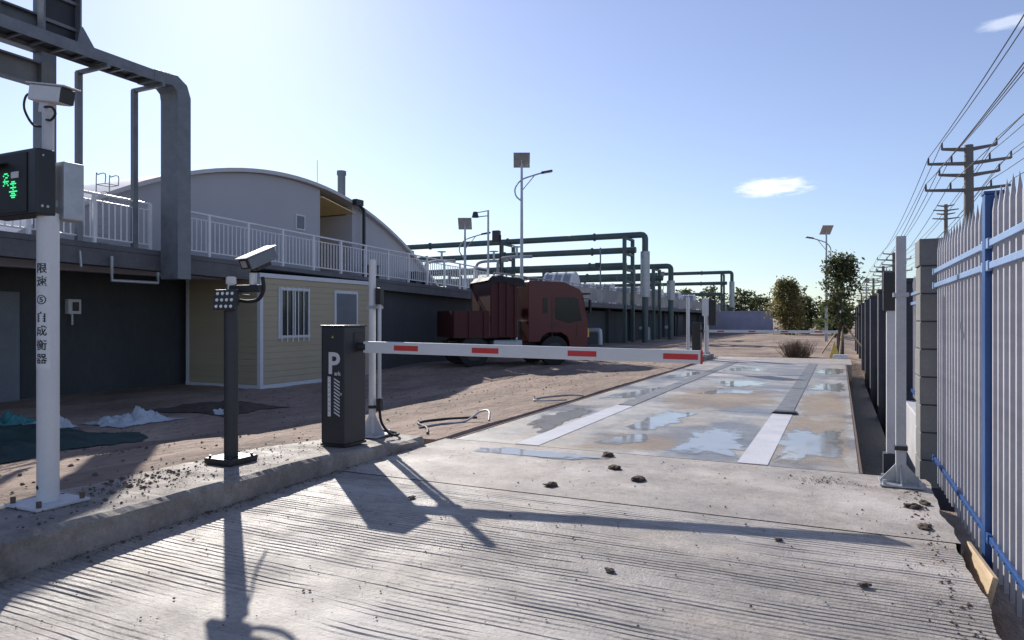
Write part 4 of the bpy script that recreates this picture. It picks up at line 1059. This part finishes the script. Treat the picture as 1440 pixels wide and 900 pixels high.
G().prism([(-.16, 0), (.16, 0), (0, .55)], -.01, .01).obj("board", m_yellow, t, rot=(R(-8), 0, R(12)))
G().cyl((0, .02, 0), (0, .12, .4), .012, n=6).obj("stay", m_galv, t)
o = G().box((-.22, -.12, 0), (.22, .12, .2)).box((-.2, -.1, .2), (.2, .1, .24)).obj("junction_box", m_trim, loc=(.02, 23.85, -.12), bevel=.006); tag(o, "low pale box on the ground by the yellow marker", "box")
# lilac wall and far buildings
o = G().box((-11.5, -.12, 0), (0, .12, 2.3)).box((-11.55, -.17, 2.3), (.05, .17, 2.4)).obj("boundary_wall", m_lilac, loc=(-5.9, 72, -.3)); tag(o, "pale lilac wall closing the far end of the yard", "wall")

# ------------------------------------------------------------------ small things on the ground
def clod(loc, r, label, seed, sq=.55):
    rnd = random.Random(seed); bm = bmesh.new(); bmesh.ops.create_icosphere(bm, subdivisions=3, radius=1)
    for v in bm.verts:
        q = 1+.45*noise.fractal(v.co*1.6+Vector((seed*3.1, 0, 0)), 1., 2., 4)
        v.co = Vector((v.co.x*1.4*q, v.co.y*q, max(-.05, v.co.z*sq*q)))*r
    me = bpy.data.meshes.new("mud_clod"); bm.to_mesh(me); bm.free(); me.materials.append(m_clod)
    o = bpy.data.objects.new("mud_clod", me); COL.objects.link(o); o.location = (*loc, .008+road_z(loc[1])); o.rotation_euler.z = rnd.uniform(0, 6)
    tag(o, label, "mud clod", "mud clods on the concrete")
cl = "dark lump of dried mud lying on the pale concrete before the weighbridge"
for i, (p, r) in enumerate((((-1.88, 4.61), .038), ((-1.63, 5.36), .045), ((-1.36, 5.06), .05), ((-1.84, 5.84), .05), ((.42, 5.08), .04), ((.44, 4.60), .035), ((.5, 5.2), .03), ((-2.6, 3.9), .02), ((-1.0, 3.2), .018), ((.1, 3.5), .02), ((-.3, 4.0), .016))): clod(p, r, cl, i+1)
# grit
rnd = random.Random(9); g = G()
def pebble(x, y, z, r):
    if -3.6 < x < .56 and z < .1: z += road_z(y)
    a = rnd.uniform(0, 6.28); s = rnd.uniform(.6, 1.3)
    vs = [(x+r*s*math.cos(a+k*2.094)*rnd.uniform(.7, 1.3), y+r*math.sin(a+k*2.094)*rnd.uniform(.7, 1.3), z-r*.15) for k in range(3)]
    vs += [(x+.5*r*math.cos(a+1+k*2.094), y+.5*r*math.sin(a+1+k*2.094), z+r*.6*rnd.uniform(.6, 1.2)) for k in range(3)]
    g.add(vs, [(0, 1, 4, 3), (1, 2, 5, 4), (2, 0, 3, 5), (3, 4, 5)])
for k in range(900): pebble(rnd.uniform(-3.58, .52), rnd.uniform(1.2, 5.9), .006, abs(rnd.gauss(0, .0032))+.0015)
for k in range(240): pebble(rnd.gauss(-.1, .14), rnd.gauss(5.6, .07), .008, abs(rnd.gauss(0, .0032))+.0015)
for k in range(260): pebble(.5-abs(rnd.gauss(0, .07)), rnd.uniform(2.2, 5.6), .004, abs(rnd.gauss(0, .005))+.002)
for k in range(420): pebble(-3.6+abs(rnd.gauss(0, .05)), rnd.uniform(1.5, 5.5), .004, abs(rnd.gauss(0, .0045))+.002)
for k in range(700): pebble(rnd.uniform(-4.33, -3.68), rnd.triangular(1.4, 5.4, 3.0), .152, abs(rnd.gauss(0, .0045))+.002)
for k in range(160): pebble(rnd.gauss(-4.1, .1), rnd.gauss(3.0, .25), .155, abs(rnd.gauss(0, .008))+.003)
o = g.obj("grit", m_grit, fix=False); tag(o, "scattered dark grit and small stones on the concrete", kind="stuff")
g = G()
for k in range(2200):
    x = rnd.uniform(-11, -4.4); y = rnd.uniform(2.5, 22)
    pebble(x, y, dirt_level(x, y)+.006, abs(rnd.gauss(0, .008))+.003)
o = g.obj("gravel", m_grit, fix=False); tag(o, "loose small stones scattered over the dirt yard", kind="stuff")
# hoses
def hose(pts, r, label, m):
    P = smooth_pts([(x, y, dirt_level(x, y)+r*.9+z) for x, y, z in pts], 7); c = Vector((P[0].x, P[0].y, 0))
    o = G().tube([p-c for p in P], r, 8).obj("hose", m, smooth=True, fix=False, loc=c); tag(o, label, "hose")
hose([(-3.75, 10.6, 0), (-4.0, 10.55, .0), (-4.25, 10.1, .0), (-4.2, 9.6, .01), (-3.95, 9.5, .02), (-3.72, 9.75, .02)], .011, "pale hose looped on the dirt beside the weighbridge middle", m_galv)
hose([(-3.72, 7.2, .03), (-3.8, 7.35, .12), (-3.95, 7.4, .10), (-4.05, 7.2, .0), (-4.2, 6.9, 0), (-4.3, 6.6, 0)], .013, "pale hose end arching up beside the weighbridge corner", m_galv)
hose([(-4.0, 6.3, 0), (-4.2, 6.6, 0), (-4.5, 6.9, 0), (-4.4, 7.3, 0), (-4.1, 7.6, 0)], .014, "dark thin hose on the dirt behind the kerb end", m_rubber)
# plank wedged at the slab edge
o = G().box((-.012, -.45, -.09), (.012, .45, .09)).obj("plank", m_wood, loc=(.62, 4.15, -.085), rot=(R(-6), R(14), R(-3)), bevel=.003); tag(o, "raw wooden plank on edge between the driveway and the fence", "plank")
# tarps and nets in the shade
def heap(name, loc, sx, sy, hgt, m, label, cat, seed, n=34):
    g = G()
    for j in range(n+1):
        for i in range(n+1):
            u = i/n*2-1; v = j/n*2-1; rr = math.sqrt(u*u+v*v)
            e = max(0, 1-rr**2.2); wob = 1+.25*fbm(u, v, 1.3, 3, seed)
            z = hgt*e**.7*(.12+.75*(1-abs(fbm(u+.3*fbm(u, v, 2, 2, 1.), v, 1.5, 2, seed))*2.4)*max(0, .3+fbm(u, v, 1.1, 2, seed+8))+.35*abs(fbm(u, v, 3.5, 3, seed+2)))
            z = max(0, z)+.03*hgt*fbm(u, v, 9, 2, seed)
            x = u*sx*wob; y = v*sy*wob
            g.v.append((x, y, z+dirt_level(loc[0]+x, loc[1]+y)+.012))
    for j in range(n):
        for i in range(n): g.f.append((j*(n+1)+i, j*(n+1)+i+1, (j+1)*(n+1)+i+1, (j+1)*(n+1)+i))
    o = g.obj(name, m, smooth=True, fix=False, loc=(loc[0], loc[1], 0)); tag(o, label, cat); return o
heap("tarp", (-9.5, 6.85), .45, .5, .32, m_tarp, "crumpled pale tarp lying in the shade before the dark wall", "tarp", 2.)
heap("tarp", (-10.0, 5.9), .28, .3, .28, m_tarp, "small white bag scrap behind the lettered pole", "tarp", 5.)
heap("cloth_heap", (-10.6, 5.7), .4, .35, .3, m_teal, "teal cloth heap on the green netting", "cloth", 7.)
heap("netting", (-9.2, 4.9), 1.5, 1.0, .22, m_net, "dark green netting spread on the dirt behind the white pole", "netting", 9., n=60)
heap("rubble_heap", (-9.6, 8.4), .9, .6, .18, m_clod, "low dark rubble heap beside the tan cabin corner", "rubble", 12.)
heap("tarp", (-9.0, 8.0), .16, .12, .1, m_tarp, "small pale scrap on the dirt before the tan cabin", "tarp", 14., n=16)
